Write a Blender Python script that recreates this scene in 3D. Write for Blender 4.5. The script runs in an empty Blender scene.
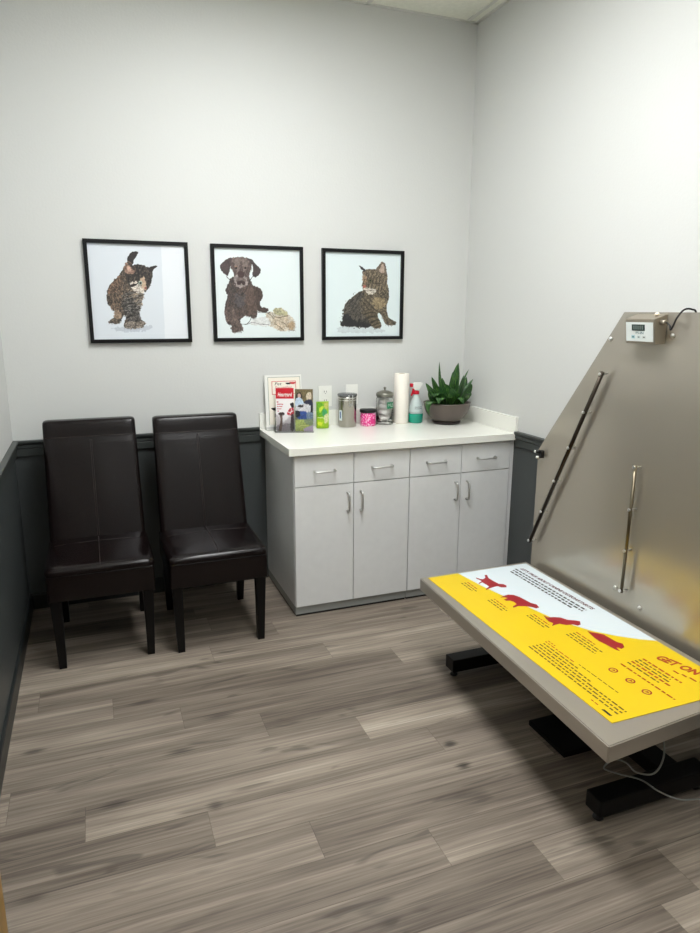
import bpy, bmesh, math, random
import numpy as np
from mathutils import Vector, Matrix
random.seed(7)
S = bpy.context.scene
COL = S.collection

# ------------------------------------------------------------------ camera
YAW, PIT, ROL, FPX = .3646, -.228, .004, 672.78
fw = Vector((math.sin(YAW)*math.cos(PIT), math.cos(YAW)*math.cos(PIT), math.sin(PIT)))
r0 = Vector((math.cos(YAW), -math.sin(YAW), 0)); u0 = r0.cross(fw)
rt = r0*math.cos(ROL)+u0*math.sin(ROL); up = -r0*math.sin(ROL)+u0*math.cos(ROL)
cd = bpy.data.cameras.new('camera'); cam = bpy.data.objects.new('camera', cd); COL.objects.link(cam)
M = Matrix((rt, up, -fw)).transposed().to_4x4(); M.translation = Vector((.4062, -3.7672, 1.582)); cam.matrix_world = M
cd.sensor_fit = 'HORIZONTAL'; cd.sensor_width = 36; cd.lens = FPX*36/700; cd.clip_start = .02
S.camera = cam
# ------------------------------------------------------------------ world, exposure
w = bpy.data.worlds.new('world'); S.world = w; w.use_nodes = True
w.node_tree.nodes['Background'].inputs[0].default_value = (.8, .85, 1, 1)
w.node_tree.nodes['Background'].inputs[1].default_value = .05
S.view_settings.view_transform = 'Standard'; S.view_settings.look = 'None'
S.view_settings.gamma = 1; S.view_settings.use_curve_mapping = False
S.view_settings.exposure = 0.0
LIGHT_Y = [(-1.65, 'far'), (-3.35, 'near')]; LIGHT_X = 1.22; LIGHT_E = {'far': 34.0, 'near': 15.0}

# ------------------------------------------------------------------ materials
def lin(c):
    return tuple(((v/255)/12.92 if v/255 <= .04045 else ((v/255+.055)/1.055)**2.4) for v in c)
def mat(name, rgb, rough=.5, metal=0, spec=.5, bump=0, bscale=200, trans=0, ior=1.45, var=0, vscale=8, coat=0, emis=None, aniso=0, stretch=None, alpha=1):
    m = bpy.data.materials.new(name); m.use_nodes = True
    nt = m.node_tree; b = nt.nodes['Principled BSDF']; L = nt.links.new
    c = lin(rgb)
    b.inputs['Base Color'].default_value = (*c, 1); b.inputs['Roughness'].default_value = rough
    b.inputs['Metallic'].default_value = metal; b.inputs['Specular IOR Level'].default_value = spec
    b.inputs['Transmission Weight'].default_value = trans; b.inputs['IOR'].default_value = ior
    b.inputs['Coat Weight'].default_value = coat; b.inputs['Anisotropic'].default_value = aniso
    b.inputs['Alpha'].default_value = alpha
    if emis: b.inputs['Emission Color'].default_value = (*lin(emis[0]), 1); b.inputs['Emission Strength'].default_value = emis[1]
    tc = nt.nodes.new('ShaderNodeTexCoord'); src = tc.outputs['Object']
    if stretch:
        mp = nt.nodes.new('ShaderNodeMapping'); mp.inputs['Scale'].default_value = stretch; L(src, mp.inputs[0]); src = mp.outputs[0]
    if bump:
        n = nt.nodes.new('ShaderNodeTexNoise'); n.inputs['Scale'].default_value = bscale; n.inputs['Detail'].default_value = 3; L(src, n.inputs['Vector'])
        bp = nt.nodes.new('ShaderNodeBump'); bp.inputs['Strength'].default_value = bump; bp.inputs['Distance'].default_value = .002
        L(n.outputs['Fac'], bp.inputs['Height']); L(bp.outputs[0], b.inputs['Normal'])
    if var:
        n = nt.nodes.new('ShaderNodeTexNoise'); n.inputs['Scale'].default_value = vscale; n.inputs['Detail'].default_value = 4; L(src, n.inputs['Vector'])
        r = nt.nodes.new('ShaderNodeValToRGB'); r.color_ramp.elements[0].position = .3; r.color_ramp.elements[1].position = .7
        r.color_ramp.elements[0].color = (*[max(0, v*(1-var)) for v in c], 1); r.color_ramp.elements[1].color = (*[min(1, v*(1+var)) for v in c], 1)
        L(n.outputs['Fac'], r.inputs[0]); L(r.outputs[0], b.inputs['Base Color'])
    return m
def mat_vc(name, rough=.4, attr='Col', noise=0):
    m = bpy.data.materials.new(name); m.use_nodes = True; nt = m.node_tree; b = nt.nodes['Principled BSDF']
    a = nt.nodes.new('ShaderNodeAttribute'); a.attribute_name = attr; nt.links.new(a.outputs['Color'], b.inputs['Base Color'])
    b.inputs['Roughness'].default_value = rough
    return m
def mat_wall(name, upc, loc, zsplit=.9):
    m = mat(name, upc, .6, bump=.35, bscale=90); nt = m.node_tree; b = nt.nodes['Principled BSDF']; L = nt.links.new
    g = nt.nodes.new('ShaderNodeNewGeometry'); s = nt.nodes.new('ShaderNodeSeparateXYZ'); L(g.outputs['Position'], s.inputs[0])
    k = nt.nodes.new('ShaderNodeMath'); k.operation = 'GREATER_THAN'; k.inputs[1].default_value = zsplit; L(s.outputs['Z'], k.inputs[0])
    mx = nt.nodes.new('ShaderNodeMix'); mx.data_type = 'RGBA'; L(k.outputs[0], mx.inputs['Factor'])
    mx.inputs['A'].default_value = (*lin(loc), 1); mx.inputs['B'].default_value = (*lin(upc), 1)
    L(mx.outputs['Result'], b.inputs['Base Color'])
    r = nt.nodes.new('ShaderNodeMapRange'); L(k.outputs[0], r.inputs[0]); r.inputs[3].default_value = .38; r.inputs[4].default_value = .6
    L(r.outputs[0], b.inputs['Roughness'])
    return m
WALLC = (207, 208, 205); LOWC = (66, 70, 70)
m_wall = mat_wall('painted_wall', WALLC, LOWC)
m_ceil = mat('ceiling_tile', (234, 235, 222), .9, bump=.6, bscale=60, var=.04, vscale=40)
m_tbar = mat('ceiling_grid', (215, 215, 208), .5)
m_rail = mat('rail_paint', (56, 60, 58), .38, bump=.1, bscale=60)
m_base = mat('baseboard_paint', (36, 39, 39), .4)
m_lam = mat('white_laminate', (220, 221, 220), .42, var=.02, vscale=20)
m_lamside = m_lam
m_kick = mat('grey_kick_panel', (150, 153, 150), .45)
m_cove = mat('black_cove', (14, 14, 16), .5)
m_quartz = mat('white_worktop', (236, 236, 228), .22, var=.02, vscale=300)
m_chrome = mat('brushed_nickel', (210, 210, 208), .38, 1)
m_leather = mat('brown_leather', (15, 8, 8), .24, spec=.32, bump=.25, bscale=120, var=.3, vscale=9)
m_stitch = mat('leather_seam', (42, 32, 30), .5)
m_blackwood = mat('black_wood', (6, 5, 5), .4, spec=.3)
m_frame = mat('black_frame', (7, 7, 8), .45, spec=.3)
m_print = mat_vc('photo_print', .45)
m_glass = mat('clear_glass', (255, 255, 255), .02, trans=1, ior=1.45)
m_acr = mat('clear_acrylic', (250, 252, 252), .03, trans=1, ior=1.3)
m_white = mat('white_plastic', (232, 232, 226), .35)
m_black = mat('black_plastic', (18, 18, 19), .38)
m_blackst = mat('black_powder_steel', (5, 5, 6), .5, spec=.3, bump=.15, bscale=300)
m_paper = mat('paper_towel', (240, 234, 224), .85, bump=.5, bscale=150)
m_card = mat('cardboard_core', (150, 125, 100), .9)
m_oak = mat('oak_door', (146, 110, 44), .4, var=.2, vscale=6, stretch=(8, 8, .8))
m_emit = {k: mat('troffer_diffuser_'+k, (255, 255, 255), .4, emis=((249, 251, 252), e)) for k, e in LIGHT_E.items()}
m_yel = mat('yellow_mat', (218, 186, 6), .42, bump=.06, bscale=400)
m_whp = mat('white_mat_print', (206, 216, 220), .42)
m_red = mat('dark_red_ink', (150, 22, 32), .42)
m_ink = mat('dark_ink', (34, 30, 30), .45)
m_inkb = mat('brown_ink', (84, 62, 16), .45)
m_inkr = mat('orange_red_ink', (165, 55, 18), .45)

def mat_steel(name, rgb, rough, scale, wide=.55, rgb2=None):
    m = mat(name, rgb, rough, 1); nt = m.node_tree; b = nt.nodes['Principled BSDF']; L = nt.links.new
    tc = nt.nodes.new('ShaderNodeTexCoord'); mp = nt.nodes.new('ShaderNodeMapping'); mp.inputs['Scale'].default_value = scale
    n = nt.nodes.new('ShaderNodeTexNoise'); n.inputs['Scale'].default_value = 3; n.inputs['Detail'].default_value = 6
    L(tc.outputs['Object'], mp.inputs[0]); L(mp.outputs[0], n.inputs['Vector'])
    r = nt.nodes.new('ShaderNodeMapRange'); r.inputs[3].default_value = rough-.02; r.inputs[4].default_value = rough+.03
    L(n.outputs['Fac'], r.inputs[0]); L(r.outputs[0], b.inputs['Roughness'])
    g2 = nt.nodes.new('ShaderNodeBsdfAnisotropic'); g2.inputs['Color'].default_value = (*lin(rgb2 or rgb), 1); g2.inputs['Roughness'].default_value = .72
    mx = nt.nodes.new('ShaderNodeMixShader'); mx.inputs[0].default_value = wide
    L(b.outputs[0], mx.inputs[1]); L(g2.outputs[0], mx.inputs[2]); L(mx.outputs[0], nt.nodes['Material Output'].inputs['Surface'])
    return m
m_steel = mat_steel('brushed_steel', (193, 187, 176), .20, (1, 9, .5), .56)
m_steelt = mat_steel('steel_tabletop', (190, 184, 174), .28, (6, 1, 6), .45)
m_boxst = mat_steel('steel_housing', (168, 160, 146), .38, (10, 60, 10))

# ------------------------------------------------------------------ helpers
def obj(name, bm, m, parent=None, smooth=False, loc=None, autosmooth=None):
    me = bpy.data.meshes.new(name); bm.normal_update(); bm.to_mesh(me); bm.free()
    for x in (m if isinstance(m, (list, tuple)) else [m]): me.materials.append(x)
    if smooth:
        for p in me.polygons: p.use_smooth = True
        if autosmooth:
            try: me.set_sharp_from_angle(angle=math.radians(autosmooth))
            except Exception: pass
    o = bpy.data.objects.new(name, me); COL.objects.link(o)
    if loc: o.location = loc
    if parent: o.parent = parent
    return o
def thing(name, label, cat, loc=(0, 0, 0), rz=0, group=None):
    o = bpy.data.objects.new(name, None); COL.objects.link(o); o.location = loc; o.rotation_euler = (0, 0, rz)
    o.empty_display_size = .1; o['label'] = label; o['category'] = cat
    if group: o['group'] = group
    return o
def tag(o, label, cat, group=None):
    o['label'] = label; o['category'] = cat
    if group: o['group'] = group
    return o
def struct(name, bm, m, label=None, **k):
    o = obj(name, bm, m, **k); o['kind'] = 'structure'
    if label: o['label'] = label
    return o
def box(bm, a, b, bev=0, seg=2, mi=0):
    x0, y0, z0 = [min(p, q) for p, q in zip(a, b)]; x1, y1, z1 = [max(p, q) for p, q in zip(a, b)]
    t = bmesh.new()
    v = [t.verts.new(p) for p in ((x0,y0,z0),(x1,y0,z0),(x1,y1,z0),(x0,y1,z0),(x0,y0,z1),(x1,y0,z1),(x1,y1,z1),(x0,y1,z1))]
    for f in ((0,3,2,1),(4,5,6,7),(0,1,5,4),(1,2,6,5),(2,3,7,6),(3,0,4,7)): t.faces.new([v[i] for i in f])
    if bev: bmesh.ops.bevel(t, geom=t.edges[:], offset=bev, segments=seg, profile=.7, affect='EDGES')
    for f in t.faces: f.material_index = mi
    join(bm, t)
def join(bm, t):
    me = bpy.data.meshes.new('tmp'); t.to_mesh(me); t.free(); bm.from_mesh(me); bpy.data.meshes.remove(me)
def nb(): return bmesh.new()
def B(*a, **k):
    bm = nb(); box(bm, *a, **k); return bm
def prism(bm, pts, d, mi=0, bev=0, seg=2):
    """pts: list of 3d points (planar polygon), extruded by vector d"""
    t = nb(); d = Vector(d)
    a = [t.verts.new(p) for p in pts]; b = [t.verts.new(Vector(p)+d) for p in pts]; n = len(pts)
    t.faces.new(a[::-1]); t.faces.new(b)
    for i in range(n): t.faces.new([a[i], a[(i+1) % n], b[(i+1) % n], b[i]])
    bmesh.ops.recalc_face_normals(t, faces=t.faces[:])
    if bev: bmesh.ops.bevel(t, geom=t.edges[:], offset=bev, segments=seg, affect='EDGES')
    for f in t.faces: f.material_index = mi
    join(bm, t)
def tube(bm, pts, r, n=12, mi=0, closed=False):
    pts = [Vector(p) for p in pts]; N = len(pts); rs = r if isinstance(r, (list, tuple)) else [r]*N
    rings = []; ref = None
    for i, p in enumerate(pts):
        if closed: d = (pts[(i+1) % N]-pts[i-1]).normalized()
        else: d = (pts[min(i+1, N-1)]-pts[max(i-1, 0)]).normalized()
        if ref is None: ref = d.orthogonal().normalized()
        ref = (ref-d*ref.dot(d)).normalized(); bi = d.cross(ref)
        rings.append([bm.verts.new(p+(ref*math.cos(2*math.pi*k/n)+bi*math.sin(2*math.pi*k/n))*rs[i]) for k in range(n)])
    R = range(N) if closed else range(N-1)
    for i in R:
        a, b = rings[i], rings[(i+1) % N]
        for k in range(n):
            f = bm.faces.new([a[k], a[(k+1) % n], b[(k+1) % n], b[k]]); f.material_index = mi; f.smooth = True
    if not closed:
        for rr in (rings[0][::-1], rings[-1]):
            f = bm.faces.new(rr); f.material_index = mi
def lathe(bm, prof, c=(0, 0, 0), n=48, mi=0, axis='z'):
    """prof: (r,z) list from bottom to top"""
    rings = []
    for r, z in prof:
        ring = []
        for k in range(n):
            a = 2*math.pi*k/n; x, y = r*math.cos(a), r*math.sin(a)
            p = (x, y, z) if axis == 'z' else ((z, x, y) if axis == 'x' else (y, z, x))
            ring.append(bm.verts.new(Vector(p)+Vector(c)))
        rings.append(ring)
    for a, b in zip(rings, rings[1:]):
        for k in range(n):
            f = bm.faces.new([a[k], a[(k+1) % n], b[(k+1) % n], b[k]]); f.material_index = mi; f.smooth = True
    for rr, p in ((rings[0][::-1], prof[0]), (rings[-1], prof[-1])):
        if p[0] > 1e-4: bm.faces.new(rr).material_index = mi
def rot_about(bm, ang, axis, c, verts=None):
    bmesh.ops.rotate(bm, cent=c, matrix=Matrix.Rotation(ang, 3, axis), verts=verts or bm.verts[:])
def text_into(bm, body, size, origin, xdir, ydir, mi=0, ext=.0002, width=None, shear=0, align='LEFT', bold=0):
    cu = bpy.data.curves.new('tx', 'FONT'); cu.body = body; cu.size = size; cu.extrude = ext; cu.shear = shear; cu.align_x = align; cu.offset = bold
    cu.resolution_u = 3
    o = bpy.data.objects.new('tx', cu); COL.objects.link(o)
    dg = bpy.context.evaluated_depsgraph_get(); me = bpy.data.meshes.new_from_object(o.evaluated_get(dg))
    xs = [v.co.x for v in me.vertices]; wd = max(xs)-min(xs) if xs else 1
    sx = width/wd if width else 1
    X = Vector(xdir).normalized(); Y = Vector(ydir).normalized(); Z = X.cross(Y); O = Vector(origin)
    for v in me.vertices: v.co = O+X*v.co.x*sx+Y*v.co.y+Z*v.co.z
    n0 = len(bm.faces); bm.from_mesh(me); bm.faces.ensure_lookup_table()
    for f in bm.faces[n0:]: f.material_index = mi
    bpy.data.objects.remove(o); bpy.data.curves.remove(cu); bpy.data.meshes.remove(me)

# ------------------------------------------------------------------ room shell
W, H, YN = 2.612, 3.176, -4.35
T = .1
o = struct('wall_back', B((-T, 0, -.02), (W+T, T, H+.05)), m_wall, 'long wall painted white above the rail and dark slate grey below')
struct('wall_left', B((-T, YN, -.02), (0, 0, H+.05)), m_wall, 'left wall, white above and slate grey below its rail')
struct('wall_right', B((W, YN, -.02), (W+T, 0, H+.05)), m_wall, 'right wall, white above and slate grey below its rail')
struct('wall_front', B((-T, YN-T, -.02), (W+T, YN, H+.05)), m_wall, 'wall of the doorway facing the counter')
struct('ceiling', B((-T, YN-T, H), (W+T, T, H+.08)), m_ceil, 'white acoustic tile ceiling')

# floor: one mesh of long vinyl planks, each plank face carries its own tone
def build_floor():
    verts = []; faces = []; uvs = []; tones = []
    pw = .158; y0 = -.91+pw*6
    seams = {6: [.096, 1.355], 7: [.38, 1.643], 8: [.635], 9: [.93], 10: [1.282], 11: [.276], 12: [.645], 13: [.94], 14: [1.278], 15: [1.553], 16: [1.889]}
    tone = {(9, 0): .65, (9, 1): .1, (11, 0): 0.0, (12, 0): .3, (12, 1): .8, (13, 1): .25, (8, 0): .7, (8, 1): .2, (6, 0): .6, (6, 1): .35, (7, 0): .55, (7, 1): .2, (10, 0): .7, (13, 0): .7, (14, 0): .8, (14, 1): .45, (15, 0): .7, (15, 1): .2, (11, 1): .7, (10, 1): .5}
    rnd = random.Random(3)
    for k in range(0, 29):
        ya, yb = y0-k*pw, y0-(k+1)*pw
        if ya > 0: ya = 0.0
        if yb >= ya: continue
        yb = max(yb, YN)
        if ya <= YN: break
        s0 = seams.get(k, [rnd.uniform(0, 1.22)])[0]
        xs = [s0+j*1.24 for j in range(-3, 4)]
        if k in seams and len(seams[k]) > 1: xs = [s0-1.24, s0]+[seams[k][1]+j*1.24 for j in range(3)]
        xs = sorted(xs); e = [0]+[x for x in xs if .01 < x < W-.01]+[W]
        for j in range(len(e)-1):
            a, b = e[j], e[j+1]; i = len(verts)
            verts += [(a, yb, 0), (b, yb, 0), (b, ya, 0), (a, ya, 0)]; faces.append((i, i+1, i+2, i+3))
            t = tone.get((k, j), rnd.random()); tones.append((t, rnd.random(), rnd.random()))
            left = a if j > 0 else a-1; right = b if j < len(e)-2 else b+1
            fu = lambda x: x
            uvs += [(a-left, 0), (b-left, 0), (b-left, 1), (a-left, 1)]
    me = bpy.data.meshes.new('floor'); me.from_pydata(verts, [], faces)
    uv = me.uv_layers.new(name='UVMap'); uv.data.foreach_set('uv', [c for p in uvs for c in p])
    ca = me.color_attributes.new('plank', 'FLOAT_COLOR', 'CORNER')
    ca.data.foreach_set('color', [c for t in tones for _ in range(4) for c in (*t, 1)])
    m = bpy.data.materials.new('vinyl_plank'); m.use_nodes = True; nt = m.node_tree; b = nt.nodes['Principled BSDF']; L = nt.links.new; N = nt.nodes.new
    at = N('ShaderNodeAttribute'); at.attribute_name = 'plank'; sp = N('ShaderNodeSeparateColor'); L(at.outputs['Color'], sp.inputs[0])
    g = N('ShaderNodeNewGeometry')
    off = N('ShaderNodeVectorMath'); off.operation = 'MULTIPLY_ADD'; L(at.outputs['Color'], off.inputs[0]); off.inputs[1].default_value = (7, 13, 19); L(g.outputs['Position'], off.inputs[2])
    def stretched(sc, det, scale, dist=0.0):
        mp = N('ShaderNodeMapping'); mp.inputs['Scale'].default_value = sc; L(off.outputs[0], mp.inputs[0])
        n = N('ShaderNodeTexNoise'); n.inputs['Scale'].default_value = scale; n.inputs['Detail'].default_value = det; n.inputs['Roughness'].default_value = .6; n.inputs['Distortion'].default_value = dist; L(mp.outputs[0], n.inputs['Vector']); return n
    n1 = stretched((.55, 9, 1), 4, 1.8, .5); n2 = stretched((1.2, 60, 1), 5, 2.0, .15); n3 = stretched((2.2, 9, 1), 2, 1.3, .8)
    def math_(op, a, b_=None, c=None):
        k = N('ShaderNodeMath'); k.operation = op
        for i, v in enumerate((a, b_, c)):
            if v is None: continue
            if isinstance(v, (int, float)): k.inputs[i].default_value = v
            else: L(v, k.inputs[i])
        return k.outputs[0]
    s = math_('MULTIPLY', sp.outputs[0], .30)
    s = math_('MULTIPLY_ADD', n1.outputs['Fac'], 1.05, s)
    s = math_('MULTIPLY_ADD', n2.outputs['Fac'], .78, s)
    n4 = stretched((.45, 95, 1), 3, 1.6, .1); st = N('ShaderNodeMapRange'); st.inputs[1].default_value = .60; st.inputs[2].default_value = .72; L(n4.outputs['Fac'], st.inputs[0])
    s = math_('MULTIPLY_ADD', st.outputs[0], .20, s)
    s = math_('SUBTRACT', s, .58)
    ramp = N('ShaderNodeValToRGB'); cr = ramp.color_ramp
    cr.elements[0].position = 0.0; cr.elements[0].color = (*lin((58, 48, 41)), 1)
    cr.elements[1].position = 1.0; cr.elements[1].color = (*lin((184, 172, 157)), 1)
    for p, c in ((.3, (101, 91, 81)), (.55, (130, 119, 107)), (.75, (154, 142, 128))):
        e = cr.elements.new(p); e.color = (*lin(c), 1)
    L(s, ramp.inputs[0])
    # dark knots
    kn = math_('SMOOTH_MIN', 1, 1, 0) if False else None
    kr = N('ShaderNodeMapRange'); kr.inputs[1].default_value = .30; kr.inputs[2].default_value = .37; kr.inputs[3].default_value = .62; kr.inputs[4].default_value = 1; L(n3.outputs['Fac'], kr.inputs[0])
    mm = N('ShaderNodeMix'); mm.data_type = 'RGBA'; mm.blend_type = 'MULTIPLY'; mm.inputs['Factor'].default_value = 1
    L(ramp.outputs[0], mm.inputs['A']); L(kr.outputs[0], mm.inputs['B'])
    # individual knots (marks in the vinyl print)
    col = mm.outputs['Result']
    px = N('ShaderNodeSeparateXYZ'); L(g.outputs['Position'], px.inputs[0])
    for kx, ky, kw, kh, st in ((1.553, -1.826, .034, .022, .75), (1.538, -1.954, .038, .024, .8), (.774, -1.345, .08, .03, .45), (.367, -1.718, .06, .02, .6), (.601, -1.514, .07, .024, .55), (.673, -1.842, .035, .03, .55), (.10, -1.33, .05, .018, .6), (.5, -1.14, .08, .02, .5), (.14, -2.02, .05, .02, .4)):
        dx = math_('MULTIPLY', math_('SUBTRACT', px.outputs[0], kx), 1/kw); dy = math_('MULTIPLY', math_('SUBTRACT', px.outputs[1], ky), 1/kh)
        d = math_('SQRT', math_('ADD', math_('MULTIPLY', dx, dx), math_('MULTIPLY', dy, dy)))
        d = math_('ADD', d, math_('MULTIPLY_ADD', n2.outputs['Fac'], 1.4, -.7))
        k = N('ShaderNodeMapRange'); k.interpolation_type = 'SMOOTHSTEP'; k.inputs[1].default_value = .1; k.inputs[2].default_value = 1.15; k.inputs[3].default_value = 1-st; k.inputs[4].default_value = 1; L(d, k.inputs[0])
        mk = N('ShaderNodeMix'); mk.data_type = 'RGBA'; mk.blend_type = 'MULTIPLY'; mk.inputs['Factor'].default_value = 1
        L(col, mk.inputs['A']); L(k.outputs[0], mk.inputs['B']); col = mk.outputs['Result']
    # joints
    uvn = N('ShaderNodeUVMap'); us = N('ShaderNodeSeparateXYZ'); L(uvn.outputs[0], us.inputs[0])
    jv = math_('MINIMUM', us.outputs[1], math_('SUBTRACT', 1, us.outputs[1])); jv = math_('LESS_THAN', jv, .0075)
    ju = math_('LESS_THAN', us.outputs[0], .0018); j = math_('MAXIMUM', jv, ju)
    fac = math_('MULTIPLY', j, .5)
    mj = N('ShaderNodeMix'); mj.data_type = 'RGBA'; L(fac, mj.inputs['Factor']); L(col, mj.inputs['A']); mj.inputs['B'].default_value = (*lin((62, 54, 47)), 1)
    L(mj.outputs['Result'], b.inputs['Base Color'])
    rr = N('ShaderNodeMapRange'); rr.inputs[3].default_value = .5; rr.inputs[4].default_value = .62; L(n2.outputs['Fac'], rr.inputs[0]); L(rr.outputs[0], b.inputs['Roughness'])
    b.inputs['Specular IOR Level'].default_value = .35
    bp = N('ShaderNodeBump'); bp.inputs['Strength'].default_value = .25; bp.inputs['Distance'].default_value = .002; L(n2.outputs['Fac'], bp.inputs['Height']); L(bp.outputs[0], b.inputs['Normal'])
    me.materials.append(m); f = bpy.data.objects.new('floor', me); COL.objects.link(f); f['kind'] = 'structure'; f['label'] = 'grey brown vinyl plank floor'
build_floor()

# chair rail (trim) with stepped profile, baseboards
def rail_profile(d):   # offset from wall, height
    return [(0, .842), (.011, .842), (.013, .846), (.013, .880), (.011, .884), (.018, .888), (.018, .904), (.024, .910), (.027, .916), (.027, .924), (.024, .926), (0, .926)]
BASEP = [(0, 0), (.012, 0), (.012, .078), (.009, .085), (.004, .088), (0, .088)]
def run(bm, prof, p0, p1, nrm):
    p0 = Vector(p0); n = Vector(nrm); d = Vector(p1)-p0
    prism(bm, [p0+n*a+Vector((0, 0, z)) for a, z in prof], d)
RP = rail_profile(0)
CX0 = 1.282
bm = nb(); run(bm, RP, (0, 0, 0), (CX0-.002, 0, 0), (0, -1, 0)); struct('trim_1', bm, m_rail, 'slate grey chair rail along the back wall')
bm = nb(); run(bm, RP, (0, -.027, 0), (0, YN, 0), (1, 0, 0)); struct('trim_2', bm, m_rail, 'slate grey chair rail along the left wall')
bm = nb(); run(bm, RP, (W, -.628, 0), (W, YN, 0), (-1, 0, 0)); struct('trim_3', bm, m_rail, 'slate grey chair rail along the right wall')
bm = nb(); run(bm, BASEP, (0, 0, 0), (1.312, 0, 0), (0, -1, 0)); struct('baseboard_back', bm, m_base)
bm = nb(); run(bm, BASEP, (0, -.012, 0), (0, YN, 0), (1, 0, 0)); struct('baseboard_left', bm, m_base)
bm = nb(); run(bm, BASEP, (W, -.61, 0), (W, YN, 0), (-1, 0, 0)); struct('baseboard_right', bm, m_base)
# ceiling wall angle and grid
bm = nb()
box(bm, (0, -.022, H-.004), (W, 0, H+.001)); box(bm, (0, YN, H-.004), (.022, 0, H+.001)); box(bm, (W-.022, YN, H-.004), (W, 0, H+.001))
struct('trim_4', bm, m_tbar, 'white metal wall angle around the ceiling')
bm = nb()
for x in (.1, .71, 1.93, 2.54): box(bm, (x-.012, YN, H-.004), (x+.012, 0, H+.001))
for k in range(7): box(bm, (0, -.73-k*.61-.012, H-.0035), (W, -.73-k*.61+.012, H+.001))
struct('trim_5', bm, m_tbar, 'white ceiling grid bars')
# ceiling light
for ly, lk in LIGHT_Y:
    t = thing('ceiling_light', {'far': 'rectangular fluorescent ceiling light nearer the pictures', 'near': 'rectangular fluorescent ceiling light nearer the doorway'}[lk], 'ceiling light', (LIGHT_X, ly, H-.03))
    bm = nb(); 
    for a, b in (((-.305, -.61, 0), (-.28, .61, .026)), ((.28, -.61, 0), (.305, .61, .026)), ((-.28, -.61, 0), (.28, -.585, .026)), ((-.28, .585, 0), (.28, .61, .026))): box(bm, a, b)
    obj('light_frame', bm, m_tbar, t); obj('diffuser', B((-.28, -.585, .006), (.28, .585, .02)), m_emit[lk], t)
# open oak door lying along the left wall near the camera
dr = struct('door_1', B((.055, -3.1, .012), (.098, -2.155, 2.1), bev=.002), m_oak, 'edge of an open oak door at the left wall')
bm = nb(); tube(bm, [(.098, -2.22, 1.0), (.15, -2.22, 1.0), (.155, -2.23, 1.0), (.155, -2.34, 1.0)], .009); obj('door_handle', bm, m_chrome, dr)

# ------------------------------------------------------------------ cabinets
YF = -.605   # door face plane
def bar_handle(p0, p1, out=.030, r=.0052):
    """arched wire pull between two fixing points on the y=YF plane"""
    bm = nb(); p0 = Vector(p0); p1 = Vector(p1); n = Vector((0, -1, 0)); d = (p1-p0).normalized()
    pts = [p0, p0+n*out*.6, p0+n*out*.9+d*.004, p0+n*out+d*.012, p1+n*out-d*.012, p1+n*out*.9-d*.004, p1+n*out*.6, p1]
    tube(bm, pts, r, 10)
    for p in (p0, p1): tube(bm, [p, p+n*.003], .0075, 12)
    return bm
def cabinet(x0, x1, label, first, last):
    t = thing('base_cabinet', label, 'cabinet', ((x0+x1)/2, -.3, 0), 0, 'white base cabinets under the worktop')
    ox, oy = (x0+x1)/2, -.3
    L_ = lambda p: (p[0]-ox, p[1]-oy, p[2])
    bx = lambda a, b, **k: B(L_(a), L_(b), **k)
    bm = nb(); box(bm, L_((x0, -.585, .055)), L_((x1, -.002, .874)), bev=.001); obj('cabinet_body', bm, m_lam, t)
    bm = nb(); box(bm, L_((x0+.001, -.592, .012)), L_((x1-.0005, -.006, .054))); obj('kick_panel', bm, m_kick, t)
    bm = nb(); box(bm, L_((x0+.005, -.588, 0)), L_((x1-.005, -.01, .012))); obj('toe_strip', bm, m_cove, t)
    xm = (x0+x1)/2 if not last else x0+.314
    xe = x1 if not last else x0+.628
    if last:
        obj('filler_strip', bx((xe+.003, -.6, .055), (x1, -.586, .87)), m_lam, t)
    for a, b, side in ((x0, xm, 1), (xm, xe, -1)):
        d = obj('door', bx((a+.002, YF, .058), (b-.002, -.586, .706), bev=.0012), m_lam, t)
        hx = b-.033 if side > 0 else a+.04
        obj('door_handle', bar_handle(L_((hx, YF, .560)), L_((hx, YF, .660))), m_chrome, d)
        w_ = obj('drawer', bx((a+.002, YF, .711), (b-.002, -.586, .868), bev=.0012), m_lam, t)
        c = (a+b)/2
        obj('drawer_handle', bar_handle(L_((c-.055, YF, .785)), L_((c+.055, YF, .785))), m_chrome, w_)
cabinet(1.3135, 1.955, 'white laminate double door cabinet on the left, beside the chairs', True, False)
cabinet(1.9565, 2.609, 'white laminate double door cabinet on the right, in the room corner', False, True)
t = thing('worktop', 'white quartz worktop with low backsplash on the base cabinets', 'countertop', (1.94, -.31, .876))
o_ = Vector((1.94, -.31, .876)); LL = lambda *p: tuple(Vector(p)-o_)
obj('slab', B(LL(CX0, -.628, .876), LL(2.611, -.001, .914), bev=.002), m_quartz, t)
obj('backsplash', B(LL(CX0, -.018, .9143), LL(2.611, -.001, 1.005), bev=.0015), m_quartz, t)
obj('side_splash', B(LL(2.594, -.628, .9143), LL(2.611, -.0185, 1.005), bev=.0015), m_quartz, t)

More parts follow.
